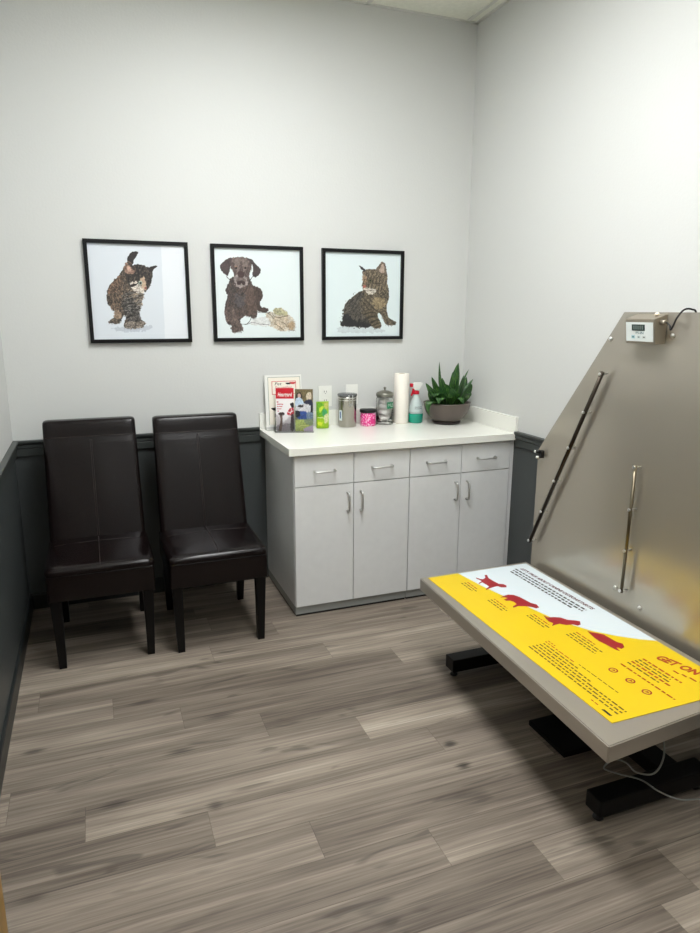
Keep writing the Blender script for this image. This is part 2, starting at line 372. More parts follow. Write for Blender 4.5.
# ------------------------------------------------------------------ chairs
def make_chair(name, label, cx, yf):
    """origin on the floor below the middle of the front legs' faces"""
    t = thing(name, label, 'chair', (cx, yf, 0), 0, 'brown leather parsons chairs against the wall')
    w2 = .228
    # legs
    for sx in (-1, 1):
        bm = nb(); a = sx*(w2-.008); b = sx*(w2-.055); ai = sx*(w2-.02); bi = sx*(w2-.052)
        top = [(a, .0, .335), (b, .0, .335), (b, .048, .335), (a, .048, .335)]; bot = [(ai, .008, 0), (bi, .008, 0), (bi, .04, 0), (ai, .04, 0)]
        v = [bm.verts.new(p) for p in bot+top]
        for f in ((3,2,1,0),(4,5,6,7),(0,1,5,4),(1,2,6,5),(2,3,7,6),(3,0,4,7)): bm.faces.new([v[i] for i in f])
        bmesh.ops.recalc_face_normals(bm, faces=bm.faces[:]); obj('leg', bm, m_blackwood, t)
        bm = nb(); top = [(a, .45, .335), (b, .45, .335), (b, .50, .335), (a, .50, .335)]; bot = [(ai, .505, 0), (bi, .505, 0), (bi, .537, 0), (ai, .537, 0)]
        v = [bm.verts.new(p) for p in bot+top]
        for f in ((3,2,1,0),(4,5,6,7),(0,1,5,4),(1,2,6,5),(2,3,7,6),(3,0,4,7)): bm.faces.new([v[i] for i in f])
        bmesh.ops.recalc_face_normals(bm, faces=bm.faces[:]); obj('leg', bm, m_blackwood, t)
    # seat: apron + domed cushion
    def grid_block(nx, ny, f_top, f_bot, bev_n):
        pass
    bm = nb(); box(bm, (-w2, -.012, .328), (w2, .5, .452), bev=.012, seg=3); obj('apron', bm, m_leather, t, smooth=True)
    # cushion: rounded superellipse pad with slight crown
    bm = nb(); nx, ny = 36, 36; x0, x1, y0, y1 = -w2-.004, w2+.004, -.016, .44
    ring = []
    prof = [(0, 0), (.0, .008), (.003, .018), (.010, .026), (.020, .031)]   # inset, height
    def rr(ins, z, k=28):
        pts = []; r = .03
        cxs = [(x1-ins-r, y0+ins+r, -90), (x1-ins-r, y1-ins-r, 0), (x0+ins+r, y1-ins-r, 90), (x0+ins+r, y0+ins+r, 180)]
        for (cx_, cy_, a0) in cxs:
            for i in range(7):
                a = math.radians(a0+i*15); pts.append((cx_+r*math.cos(a), cy_+r*math.sin(a)))
        # densify sides
        out = []
        for i in range(len(pts)):
            p, q = pts[i], pts[(i+1) % len(pts)]; L = math.dist(p, q); n = max(1, int(L/.03))
            for j in range(n): out.append((p[0]+(q[0]-p[0])*j/n, p[1]+(q[1]-p[1])*j/n))
        return [bm.verts.new((px, py, z)) for px, py in out]
    zb = .4525
    rings = [rr(i, zb+z) for i, z in prof]
    # inner rings towards centre with crown
    last = rings[-1]; cen = Vector((0, (y0+y1)/2, 0))
    for s in (.9, .75, .55, .35, .15):
        rings.append([bm.verts.new((v.co.x*s, cen.y+(v.co.y-cen.y)*s, zb+.031+.011*(1-s*s)+.0012*math.sin(37*v.co.x*s+19*v.co.y))) for v in last])
    for a, b in zip(rings, rings[1:]):
        n = min(len(a), len(b))
        for k in range(n): bm.faces.new([a[k], a[(k+1) % n], b[(k+1) % n], b[k]])
    bm.faces.new(rings[-1]); bm.faces.new(rings[0][::-1])
    sc = obj('seat', bm, m_leather, t, smooth=True, autosmooth=50)
    bm = nb()
    ztop = lambda y: zb+.0315+.0105*(1-min(1, abs((y-cen.y)/(.228)))**2)
    tube(bm, [(0, y0+.012, zb+.0275)]+[(0, y, ztop(y)+.0002) for y in [y0+.03+i*.02 for i in range(19)]], .0013, 6)
    for y in (.30,): tube(bm, [(x, y, ztop(y)-.0095*(abs(x)/.22)**2+.0006) for x in [-.2+i*.04 for i in range(11)]], .0011, 6)
    obj('seam', bm, m_stitch, sc)
    # backrest: tall padded slab, tilted back, rounded edges
    yb, zb0, zt, th = .385, .34, 1.044, .072
    lean = .17/(zt-.45)
    bm = nb(); nz, nxx = 40, 14
    def half(z):
        return w2-.004-.006*(z-.45)/.6 if z > .45 else w2-.004
    rings = []
    zs = [zb0+(zt-zb0)*i/nz for i in range(nz+1)]
    for z in zs+[None]:
        pass
    def ring(z, shrink, th_, bulge):
        h = half(z)-shrink; yc = yb+max(0, z-.45)*lean+.035; pts = []
        r = min(.022, th_/2-.001)
        for (sx, sy, a0) in ((1, -1, -90), (1, 1, 0), (-1, 1, 90), (-1, -1, 180)):
            for i in range(6):
                a = math.radians(a0+i*18); pts.append((sx*(h-r)+r*math.cos(a), sy*(th_/2-r)+r*math.sin(a)))
        out = []
        for i in range(len(pts)):
            p, q = pts[i], pts[(i+1) % len(pts)]; n = max(1, int(math.dist(p, q)/.035))
            for j in range(n):
                x, y = p[0]+(q[0]-p[0])*j/n, p[1]+(q[1]-p[1])*j/n
                if y < 0: y -= bulge*(1-(x/h)**2)
                out.append((x, yc+y))
        return [bm.verts.new((x, y, z)) for x, y in out]
    n0 = None
    levels = [(z, 0, th, .006*math.sin(math.pi*min(1, max(0, (z-.45)/.5)))) for z in zs[:-1]]
    # top band: faint pinch at the cross seam, rounded top edge
    lv = []
    for z, s, t_, b_ in levels:
        if abs(z-.965) < .012: t_ = th-.004; b_ = 0
        lv.append((z, s, t_, b_))
    lv += [(zt-.010, .001, th-.001, 0), (zt-.004, .004, th-.007, 0), (zt, .012, th-.02, 0), (zt+.001, .02, th-.036, 0)]
    lv = sorted(lv, key=lambda q: q[0])
    # equalise vertex counts by sampling same topology: half() varies slowly so n may change; fix by computing with constant divisions
    def ring2(z, shrink, th_, bulge):
        h = half(z)-shrink; yc = yb+max(0, z-.45)*lean+.035; r = min(.022, th_/2-.001); out = []
        corners = ((1, -1, -90), (1, 1, 0), (-1, 1, 90), (-1, -1, 180)); segs = (3, 14, 3, 14)
        arcs = [[(sx*(h-r)+r*math.cos(math.radians(a0+i*18)), sy*(th_/2-r)+r*math.sin(math.radians(a0+i*18))) for i in range(6)] for sx, sy, a0 in corners]
        for c in range(4):
            out += arcs[c]; p, q = arcs[c][-1], arcs[(c+1) % 4][0]; n = segs[c]
            out += [(p[0]+(q[0]-p[0])*j/n, p[1]+(q[1]-p[1])*j/n) for j in range(1, n)]
        res = []
        for x, y in out:
            if y < 0: y -= bulge*(1-(x/h)**2)*(1+.15*math.sin(25*x+9*z))
            res.append(bm.verts.new((x, yc+y, z)))
        return res
    bm.free(); bm = nb(); rings = [ring2(*q) for q in lv]
    for a, b in zip(rings, rings[1:]):
        n = len(a)
        for k in range(n): bm.faces.new([a[k], a[(k+1) % n], b[(k+1) % n], b[k]])
    bm.faces.new(rings[0][::-1]); bm.faces.new(rings[-1])
    br = obj('backrest', bm, m_leather, t, smooth=True, autosmooth=60)
    bm = nb(); fy = lambda z: yb+max(0, z-.45)*lean+.035-th/2
    bul = lambda z: .006*math.sin(math.pi*min(1, max(0, (z-.45)/.5)))
    for dx in (-.004, .004): tube(bm, [(dx, fy(z)-bul(z)-.0003, z) for z in [.49+i*.02 for i in range(24)]], .0011, 6)
    tube(bm, [(-half(.965)+.012, fy(.965)+.003, .965)]+[(x, fy(.965)+.0012, .965) for x in [-.17+i*.034 for i in range(11)]]+[(half(.965)-.012, fy(.965)+.003, .965)], .0016, 6)
    obj('seam', bm, m_stitch, br)
    return t
make_chair('parsons_chair', 'dark brown leather high back chair on the left, in the wall corner', .374, -.745)
make_chair('parsons_chair', 'dark brown leather high back chair standing beside the white cabinet', .894, -.779)

# ------------------------------------------------------------------ framed prints (painted from code, pixel colour per vertex)
rng = np.random.default_rng(5)
def smooth_poly(p, k=6):
    n = len(p); out = []
    for i in range(n):
        a, b, c, d = [np.array(p[(i+j-1) % n], float) for j in range(4)]
        for t in np.linspace(0, 1, k, endpoint=False):
            out.append(.5*((2*b)+(-a+c)*t+(2*a-5*b+4*c-d)*t*t+(-a+3*b-3*c+d)*t**3))
    return np.array(out)
def inside(px, py, poly):
    r = np.zeros(px.shape, bool); n = len(poly); x, y = poly[:, 0], poly[:, 1]; j = n-1
    for i in range(n):
        if y[i] != y[j]:
            c = ((y[i] > py) != (y[j] > py)) & (px < (x[j]-x[i])*(py-y[i])/(y[j]-y[i])+x[i]); r ^= c
        j = i
    return r
def fnoise(n, cells, seed):
    g = np.random.default_rng(seed).random((cells+2, cells+2)); t = np.linspace(0, cells, n, endpoint=False); i = t.astype(int); f = t-i; f = f*f*(3-2*f)
    a = g[i][:, i]; b = g[i][:, i+1]; c = g[i+1][:, i]; d = g[i+1][:, i+1]; fx = f[None, :]; fy = f[:, None]
    return a*(1-fx)*(1-fy)+b*fx*(1-fy)+c*(1-fx)*fy+d*fx*fy
class Canvas:
    def __init__(s, n, quad, bg, fine=1):
        """quad: zoom-pixel corners TL,TR,BR,BL that map to the unit square"""
        s.n = n; s.img = np.ones((n, n, 3))*np.array(bg, float)
        A = []; bb = []
        for (x, y), (u, v) in zip(quad, ((0, 0), (1, 0), (1, 1), (0, 1))):
            A.append([x, y, 1, 0, 0, 0, -u*x, -u*y]); bb.append(u); A.append([0, 0, 0, x, y, 1, -v*x, -v*y]); bb.append(v)
        h = np.linalg.solve(np.array(A, float), np.array(bb, float)); s.Hm = np.append(h, 1).reshape(3, 3)
        s.U, s.V = np.meshgrid((np.arange(n)+.5)/n, (np.arange(n)+.5)/n)
        s.wx = (fnoise(n, 60, 1)-.5); s.wy = (fnoise(n, 60, 2)-.5); s.tex = .65*fnoise(n, 100, 3)+.35*fnoise(n, 36, 4)
    def uv(s, p):
        q = np.c_[np.array(p, float), np.ones(len(p))]@s.Hm.T; return q[:, :2]/q[:, 2:]
    def fill(s, pts, col, rough=.012, tex=.25, smooth=True, stripes=None, alpha=1):
        poly = s.uv(smooth_poly(pts) if smooth else pts)
        m = inside(s.U+s.wx*rough, s.V+s.wy*rough, poly)
        c = np.array(col, float)[None, None]*(1+(s.tex[..., None]-.5)*2*tex)
        if stripes:
            ang, fr, depth, wob = stripes; q = (s.U*math.cos(ang)+s.V*math.sin(ang))*fr+wob*fnoise(s.n, 7, 9)*6
            c = c*(1-depth*np.clip(np.sin(q*2*math.pi)*1.6, 0, 1)[..., None])
        s.img[m] = s.img[m]*(1-alpha)+np.clip(c, 0, 255)[m]*alpha
    def fur(s, pts, n, cols, ln, ang, spread=.35, alpha=.6, seed=1):
        poly = s.uv(smooth_poly(pts)); g = np.random.default_rng(seed); lo, hi = poly.min(0), poly.max(0); k = 0
        P = lo+(hi-lo)*g.random((n*3, 2)); P = P[inside(P[:, 0], P[:, 1], poly)][:n]
        for p in P:
            a = ang+g.normal(0, spread); c = np.array(cols[g.integers(len(cols))], float); L = ln*g.uniform(.5, 1.2); m = int(L*s.n*1.5)+1
            for t in range(m):
                q = p+np.array([math.cos(a), math.sin(a)])*L*t/m; i, j = int(q[1]*s.n), int(q[0]*s.n)
                if 0 <= i < s.n and 0 <= j < s.n: s.img[i, j] = s.img[i, j]*(1-alpha)+c*alpha
    def dot(s, x, y, r, col, tex=0):
        k = [(x+r*math.cos(a), y+r*math.sin(a)) for a in np.linspace(0, 2*math.pi, 10, endpoint=False)]; s.fill(k, col, .002, tex)
    def line(s, pts, w, col):
        p = smooth_poly(pts)[:-6]
        for a, b in zip(p, p[1:]):
            d = b-a; l = np.hypot(*d)
            if l < 1e-6: continue
            n = np.array([-d[1], d[0]])/l*w/2; s.fill([a-n, b-n, b+n, a+n], col, 0, 0, False)
    def mesh(s, name, w_, h_, parent, y, m=None):
        n = s.n; xs = np.linspace(-w_/2, w_/2, n); zs = np.linspace(h_/2, -h_/2, n)
        X, Z = np.meshgrid(xs, zs); v = np.c_[X.ravel(), np.full(n*n, y), Z.ravel()]
        i = np.arange(n*n).reshape(n, n); f = np.stack([i[1:, :-1], i[1:, 1:], i[:-1, 1:], i[:-1, :-1]], -1).reshape(-1, 4)
        me = bpy.data.meshes.new(name); me.from_pydata(v.tolist(), [], f.tolist())
        c = s.img.reshape(-1, 3)/255; c = np.where(c <= .04045, c/12.92, ((c+.055)/1.055)**2.4)
        ca = me.color_attributes.new('Col', 'FLOAT_COLOR', 'POINT'); ca.data.foreach_set('color', np.c_[c, np.ones(len(c))].ravel().astype(np.float32))
        me.materials.append(m or m_print); o = bpy.data.objects.new(name, me); COL.objects.link(o); o.parent = parent; return o
def frame(cx, cz, size, label, cv):
    t = thing('picture_frame', label, 'picture', (cx, -.001, cz), 0, 'framed animal photos in a row')
    s = size/2; fwid = .019; bm = nb()
    for a, b in (((-s, -.022, -s), (s, 0, -s+fwid)), ((-s, -.022, s-fwid), (s, 0, s)), ((-s, -.022, -s+fwid), (-s+fwid, 0, s-fwid)), ((s-fwid, -.022, -s+fwid), (s, 0, s-fwid))): box(bm, a, b, bev=.001)
    obj('frame', bm, m_frame, t)
    q = size-2*fwid
    cv.mesh('print', q, q, t, -.010)
    return t
BG = (222, 229, 232)
def kitten_a():
    c = Canvas(220, ((82, 88), (570, 102), (597, 568), (125, 572)), (214, 220, 226))
    c.fill([(452, 60), (640, 60), (640, 600), (480, 600)], (226, 230, 234), 0, 0, False)  # paler band on the right: glass reflection painted into the print colours
    c.fill([(215, 512), (290, 505), (400, 500), (410, 520), (300, 535), (230, 525)], (190, 196, 204), .03, .05)
    c.fill([(286, 186), (288, 160), (303, 138), (325, 130), (340, 137), (332, 155), (320, 175), (314, 195)], (40, 34, 32))
    body = [(285, 185), (262, 225), (238, 260), (208, 290), (190, 322), (184, 358), (192, 395), (215, 425), (228, 432), (222, 460), (200, 475), (197, 488), (235, 492), (252, 486), (264, 462), (274, 448), (282, 462), (272, 490), (275, 510), (300, 515), (355, 512), (378, 492), (368, 478), (350, 465), (343, 450), (352, 420), (360, 385), (366, 338), (340, 250), (310, 205)]
    c.fill(body, (82, 74, 66), stripes=(.9, 22, .5, .25), tex=.5)
    c.fur(body, 1500, ((30, 26, 25), (140, 124, 106), (60, 52, 46), (110, 92, 76)), .022, 1.2)
    c.fill([(208, 292), (240, 262), (262, 250), (250, 300), (235, 330), (205, 345), (192, 345)], (128, 98, 80), .03, .5, alpha=.7, stripes=(.3, 14, .5, .3))
    c.fill([(205, 400), (225, 395), (245, 420), (262, 450), (240, 470), (222, 455), (225, 430)], (150, 128, 108), .02, .4, alpha=.8)
    c.fill([(262, 380), (345, 370), (350, 440), (360, 470), (330, 490), (290, 470)], (70, 66, 64), .02, .6, stripes=(1.4, 20, .7, .4), alpha=.85)
    c.fill([(300, 320), (365, 335), (360, 400), (330, 390), (305, 350)], (170, 152, 132), .03, .4, alpha=.7, stripes=(1.3, 16, .5, .4))
    c.fur([(262, 350), (365, 340), (350, 440), (345, 470), (290, 470)], 500, ((30, 28, 28), (150, 146, 140), (70, 66, 62)), .022, 2.9, .3)
    c.fur([(210, 300), (262, 262), (262, 340), (240, 420), (200, 400)], 500, ((34, 30, 28), (150, 126, 104), (70, 60, 52)), .025, 1.3, .3)
    c.fill([(275, 505), (285, 488), (310, 482), (350, 480), (376, 490), (355, 512), (300, 516)], (128, 118, 108), .02, .6)
    head = [(290, 215), (325, 197), (350, 196), (380, 206), (405, 218), (413, 245), (410, 275), (400, 305), (383, 325), (360, 335), (330, 330), (305, 312), (290, 285), (280, 250)]
    c.fill(head, (52, 46, 43), tex=.6, stripes=(.2, 24, .45, .4))
    c.fur(head, 500, ((22, 20, 20), (110, 98, 86), (60, 52, 46)), .018, 1.5)
    c.fill([(278, 235), (271, 207), (282, 183), (300, 184), (326, 215), (322, 240), (300, 243)], (126, 100, 86), tex=.4)
    c.fill([(287, 226), (284, 208), (295, 202), (308, 222), (303, 232)], (186, 152, 134), tex=.2)
    c.fill([(282, 186), (300, 186), (326, 215), (320, 226), (298, 202)], (60, 50, 45), .01, .3)
    c.fill([(395, 212), (430, 202), (434, 208), (412, 228), (413, 245)], (38, 32, 30))
    c.fill([(300, 290), (330, 282), (345, 300), (370, 320), (365, 336), (335, 334), (310, 320)], (208, 198, 186), .03, .3)
    c.fur([(300, 290), (345, 290), (365, 334), (320, 330)], 90, ((120, 108, 98), (230, 222, 212)), .02, .4)
    c.fill([(352, 270), (372, 262), (380, 290), (385, 315), (370, 322), (358, 300)], (190, 165, 140), .02, .2)
    c.dot(352, 288, 10, (175, 185, 170)); c.dot(353, 289, 6, (15, 15, 15)); c.dot(392, 280, 6, (20, 18, 16)); c.dot(378, 314, 6, (140, 80, 75))
    c.fill([(300, 300), (330, 290), (345, 283), (340, 295), (310, 310)], (40, 34, 30), .01, .1)
    return c
def dog():
    c = Canvas(220, ((88, 103), (635, 130), (640, 685), (115, 690)), (218, 227, 227))
    c.fill([(335, 365), (370, 362), (395, 385), (402, 425), (385, 470), (395, 492), (430, 500), (438, 518), (415, 528), (370, 515), (350, 470)], (70, 58, 54), tex=.3)
    c.fill([(180, 345), (200, 340), (200, 420), (176, 410), (166, 385)], (66, 56, 53))
    body = [(205, 300), (187, 345), (178, 420), (165, 480), (160, 530), (170, 572), (190, 600), (206, 610), (208, 645), (240, 652), (276, 640), (274, 612), (262, 590), (270, 562), (300, 548), (345, 560), (366, 550), (366, 480), (350, 400), (330, 330), (300, 290)]
    c.fill(body, (70, 61, 58), tex=.35)
    c.fur(body, 1500, ((42, 36, 36), (96, 86, 82), (112, 92, 80), (56, 50, 48)), .022, 1.5)
    c.fill([(285, 370), (335, 370), (358, 450), (358, 540), (310, 540), (290, 460)], (104, 84, 74), .05, .3, alpha=.5)
    c.fill([(230, 400), (262, 420), (290, 400), (285, 480), (255, 500), (225, 470)], (84, 84, 88), .06, .3, alpha=.45)
    c.fill([(165, 500), (200, 480), (235, 540), (262, 590), (275, 640), (240, 652), (208, 642), (200, 600), (172, 570)], (98, 84, 78), .03, .5, alpha=.8)
    for k in range(4): c.line([(212+k*16, 610), (216+k*16, 630), (214+k*16, 646)], 3, (40, 32, 30))
    c.fill([(180, 585), (200, 585), (200, 603), (182, 602)], (60, 50, 46))
    head = [(190, 182), (215, 172), (240, 168), (265, 170), (290, 174), (318, 180), (330, 205), (332, 240), (320, 272), (312, 320), (300, 352), (265, 367), (232, 352), (222, 310), (214, 265), (200, 240), (190, 210)]
    c.fill(head, (84, 71, 67), tex=.3)
    c.fur(head, 500, ((54, 46, 44), (118, 104, 98), (98, 82, 76)), .018, 1.5)
    c.fur([(222, 190), (255, 190), (250, 260), (228, 240)], 90, ((130, 116, 110),), .02, 1.6)
    c.fur([(275, 190), (305, 190), (298, 240), (280, 260)], 90, ((130, 116, 110),), .02, 1.6)
    c.fill([(195, 180), (240, 170), (300, 178), (325, 200), (300, 205), (262, 195), (215, 205)], (120, 106, 100), .03, .3, alpha=.7)
    c.fill([(207, 172), (175, 178), (147, 203), (130, 228), (138, 255), (162, 280), (182, 287), (193, 255), (197, 210)], (72, 60, 60), tex=.2)
    c.fill([(300, 180), (330, 184), (357, 212), (382, 242), (389, 266), (376, 290), (352, 299), (338, 282), (342, 245), (326, 205)], (66, 57, 58), tex=.2)
    c.fill([(222, 310), (238, 285), (262, 272), (290, 285), (304, 315), (296, 352), (265, 366), (234, 352)], (140, 130, 126), .03, .35)
    c.fill([(248, 300), (282, 300), (292, 330), (265, 336), (238, 330)], (104, 92, 88), .02, .3)
    c.fill([(244, 268), (262, 260), (282, 268), (286, 290), (264, 304), (244, 290)], (68, 50, 48), tex=.1)
    c.fill([(240, 330), (264, 322), (290, 330), (284, 350), (264, 342), (246, 350)], (58, 44, 42), tex=.1)
    c.dot(233, 240, 7, (30, 22, 20)); c.dot(292, 240, 7, (30, 22, 20)); c.fill([(225, 228), (240, 226), (242, 232), (226, 234)], (140, 110, 95), .005, .1)
    c.line([(182, 285), (195, 320), (210, 355), (235, 395), (265, 415), (295, 385), (312, 340), (335, 300), (350, 285)], 4, (45, 42, 44))
    pup = [(330, 603), (350, 588), (380, 578), (425, 560), (420, 535), (450, 522), (465, 525), (482, 502), (515, 498), (545, 515), (570, 548), (592, 562), (606, 595), (604, 632), (585, 642), (560, 640), (530, 648), (490, 635), (455, 615), (400, 606)]
    c.fill(pup, (196, 190, 176), tex=.25)
    c.fur(pup, 500, ((150, 138, 118), (222, 216, 204), (176, 160, 138)), .025, .6, .8)
    c.fill([(480, 503), (515, 500), (545, 518), (562, 545), (520, 545), (480, 540), (470, 525)], (160, 158, 122), .03, .4, alpha=.8)
    c.fill([(470, 560), (520, 548), (560, 560), (570, 600), (540, 640), (490, 625), (465, 600)], (184, 168, 146), .05, .4, alpha=.7)
    c.fill([(560, 600), (590, 585), (602, 615), (585, 632), (566, 625)], (166, 144, 116), .03, .3)
    for q in ([(470, 545), (500, 560), (540, 552), (560, 548)], [(520, 590), (545, 600), (552, 622)], [(480, 600), (505, 615), (535, 640)], [(565, 635), (585, 640), (605, 640)], [(430, 530), (460, 550), (470, 570)]): c.line(q, 4, (92, 78, 62))
    c.fill([(330, 575), (420, 555), (445, 580), (440, 610), (345, 604)], (212, 214, 212), .02, .1)
    c.line([(265, 598), (300, 602), (340, 590), (380, 600), (440, 604)], 3, (70, 66, 66)); c.line([(325, 540), (328, 565), (312, 592), (290, 600)], 4, (50, 46, 46)); c.line([(340, 520), (400, 528), (450, 525)], 3, (50, 46, 46))
    return c
def kitten_b():
    c = Canvas(220, ((105, 78), (608, 98), (590, 648), (108, 648)), (214, 226, 227))
    c.fill([(210, 585), (400, 585), (470, 598), (480, 620), (220, 622)], (196, 206, 208), .03, .04)
    body = [(350, 343), (325, 352), (280, 390), (240, 430), (226, 490), (219, 540), (208, 572), (250, 583), (400, 583), (416, 592), (440, 599), (468, 591), (471, 562), (452, 522), (450, 496), (465, 498), (486, 530), (497, 562), (520, 576), (560, 573), (569, 553), (546, 541), (521, 520), (511, 480), (511, 440), (524, 400), (524, 350), (510, 300), (420, 320)]
    c.fill(body, (98, 89, 74), tex=.5, stripes=(-.9, 22, .4, .3))
    c.fur(body, 1500, ((42, 38, 34), (142, 128, 104), (84, 74, 60)), .022, 2.0)
    c.fill([(330, 352), (285, 390), (243, 430), (228, 490), (210, 572), (300, 583), (400, 583), (395, 540), (340, 500), (330, 430), (360, 380)], (62, 60, 58), .06, .5, alpha=.75, stripes=(.6, 18, .35, .3))
    c.fur([(325, 360), (285, 395), (243, 435), (232, 520), (380, 520), (340, 430)], 600, ((36, 34, 34), (120, 112, 98), (80, 76, 70)), .03, 2.3, .3)
    c.fill([(225, 500), (222, 545), (208, 573), (300, 583), (400, 584), (385, 560), (300, 545), (260, 500)], (32, 32, 34), .03, .3, alpha=.8)
    c.fill([(350, 490), (400, 470), (440, 500), (455, 545), (470, 575), (445, 597), (415, 590), (400, 560)], (100, 90, 72), .03, .4, stripes=(1.3, 24, .45, .3), alpha=.8)
    c.fill([(420, 400), (470, 390), (500, 420), (470, 470), (430, 460)], (168, 148, 112), .05, .3, alpha=.6)
    head = [(362, 205), (400, 197), (440, 202), (480, 205), (512, 225), (515, 290), (505, 330), (470, 352), (430, 366), (395, 368), (372, 355), (355, 335), (349, 300), (357, 255), (352, 220)]
    c.fill(head, (108, 96, 79), tex=.4, stripes=(.5, 26, .4, .35))
    c.fur(head, 700, ((50, 44, 38), (160, 146, 122), (90, 80, 66)), .018, 1.9)
    c.fill([(330, 180), (346, 180), (372, 202), (362, 215)], (48, 46, 48))
    c.fill([(442, 205), (465, 165), (487, 148), (504, 168), (511, 215), (500, 240), (465, 225)], (100, 88, 76), tex=.3)
    c.fill([(462, 212), (475, 180), (490, 165), (497, 200), (490, 225)], (172, 152, 138), .01, .2)
    c.fill([(358, 325), (385, 322), (425, 330), (440, 350), (410, 367), (380, 360)], (206, 198, 184), .03, .2)
    c.fur([(360, 325), (425, 330), (435, 352), (390, 366)], 80, ((110, 100, 86), (226, 220, 208)), .02, .3)
    c.fill([(352, 250), (372, 240), (380, 270), (372, 300), (355, 305)], (160, 132, 104), .03, .3, alpha=.7)
    c.dot(402, 277, 15, (50, 42, 32)); c.dot(402, 277, 11, (108, 108, 78)); c.dot(402, 277, 7, (12, 12, 12)); c.fill([(354, 312), (370, 306), (374, 318), (360, 326)], (160, 96, 84), .003, 0)
    c.line([(362, 338), (385, 346), (415, 342)], 4, (60, 50, 42)); c.line([(420, 290), (450, 298), (485, 290)], 5, (50, 42, 34)); c.line([(372, 262), (362, 280), (360, 300)], 5, (60, 46, 34))
    return c
frame(.667, 1.6685, .513, 'black framed photo of a kitten with raised tail, leftmost picture', kitten_a())
frame(1.297, 1.6685, .511, 'black framed photo of a large dark dog with a lying kitten', dog())
frame(1.919, 1.6685, .508, 'black framed photo of a sitting tabby kitten, rightmost picture', kitten_b())

# ------------------------------------------------------------------ wall plates
def plate(x, z, w_, h_, label, sockets):
    t = thing('wall_outlet', label, 'outlet', (x, -.001, z))
    obj('cover_plate', B((-w_/2, -.006, -h_/2), (w_/2, 0, h_/2), bev=.0015), m_white, t)
    if sockets:
        for dz in (.026, -.026):
            s = obj('socket', B((-.017, -.0085, dz-.016), (.017, -.0062, dz+.016), bev=.003), m_white, t)
            bm = nb(); box(bm, (-.008, -.0092, dz-.004), (-.0055, -.0086, dz+.006)); box(bm, (.0055, -.0092, dz-.004), (.008, -.0086, dz+.006)); box(bm, (-.002, -.0092, dz-.012), (.002, -.0086, dz-.008)); obj('slots', bm, m_black, s)
    else:
        obj('rocker', B((-.017, -.0095, -.033), (.017, -.0062, .033), bev=.002), m_white, t)
plate(1.683, 1.088, .082, .122, 'white double socket on the wall behind the green pouch', True)
plate(1.852, 1.092, .076, .118, 'white wall plate above the steel canister', False)

# ------------------------------------------------------------------ counter items
ZC = .9145
# sign in a clip base
t = thing('counter_sign', 'white framed sign with red lettering standing behind the brochures', 'sign', (1.418, -.062, ZC))
bm = nb(); box(bm, (-.108, -.004, .012), (.108, .002, .310)); rot_about(bm, math.radians(-5), 'X', (0, 0, 0)); obj('sign_panel', bm, m_white, t)
def tilt(bm): rot_about(bm, math.radians(-5), 'X', (0, 0, 0)); return bm
bm = nb(); y = -.0046
m_greyln = mat('grey_green_line', (110, 125, 112), .5); m_redln = mat('soft_red_print', (205, 70, 70), .5); m_cream = mat('cream_paper', (238, 232, 218), .6)
m_grn = mat('leaf_green_print', (52, 96, 60), .5)
box(bm, (-.088, y, .03), (.100, y+.0004, .297), mi=0)
for a, b in (((-.090, y-.0002, .028), (-.088, y+.0002, .298)), ((-.090, y-.0002, .296), (.100, y+.0002, .298)), ((.098, y-.0002, .028), (.100, y+.0002, .298))): box(bm, a, b, mi=1)
def outline(bm, x0, x1, z0, z1, wd, mi):
    for a, b in (((x0, z0), (x1, z0+wd)), ((x0, z1-wd), (x1, z1)), ((x0, z0), (x0+wd, z1)), ((x1-wd, z0), (x1, z1))): box(bm, (a[0], y-.0006, a[1]), (b[0], y-.0001, b[1]), mi=mi)
outline(bm, -.068, .075, .20, .275, .003, 2)
prism(bm, [(-.05, y-.0006, .20), (-.03, y-.0006, .20), (-.036, y-.0006, .185)], (0, .0004, 0), mi=2)
for s_, zz, mi in (('Pet', .252, 4), ('Snuggles', .231, 2), ('Treats', .209, 4)): text_into(bm, s_, .024, (-.052, y-.0004, zz), (1, 0, 0), (0, 0, 1), mi=mi, width={'Pet': .04, 'Snuggles': .10, 'Treats': .06}[s_], shear=.2)
for cx_, cz_, r_, mi in ((-.05, .118, .016, 4), (-.03, .11, .012, 3), (-.022, .085, .014, 4), (-.04, .078, .008, 3), (.03, .26, .01, 4), (.055, .262, .012, 2)):
    p = [(cx_+r_*1.5*math.cos(a)*(1+.3*math.sin(3*a)), y-.0006, cz_+r_*.7*math.sin(a)*(1+.3*math.cos(2*a))) for a in np.linspace(0, 2*math.pi, 14, endpoint=False)]
    prism(bm, p, (0, .0004, 0), mi=mi)
obj('printed_sheet', tilt(bm), [m_cream, m_greyln, m_redln, m_grn, m_ink], t)
bm = nb(); box(bm, (-.112, -.03, 0), (.112, .03, .007), bev=.002); box(bm, (-.112, -.016, .007), (.112, -.006, .020), bev=.002); box(bm, (-.112, .004, .007), (.112, .014, .020), bev=.002); obj('clip_base', bm, m_chrome, t)

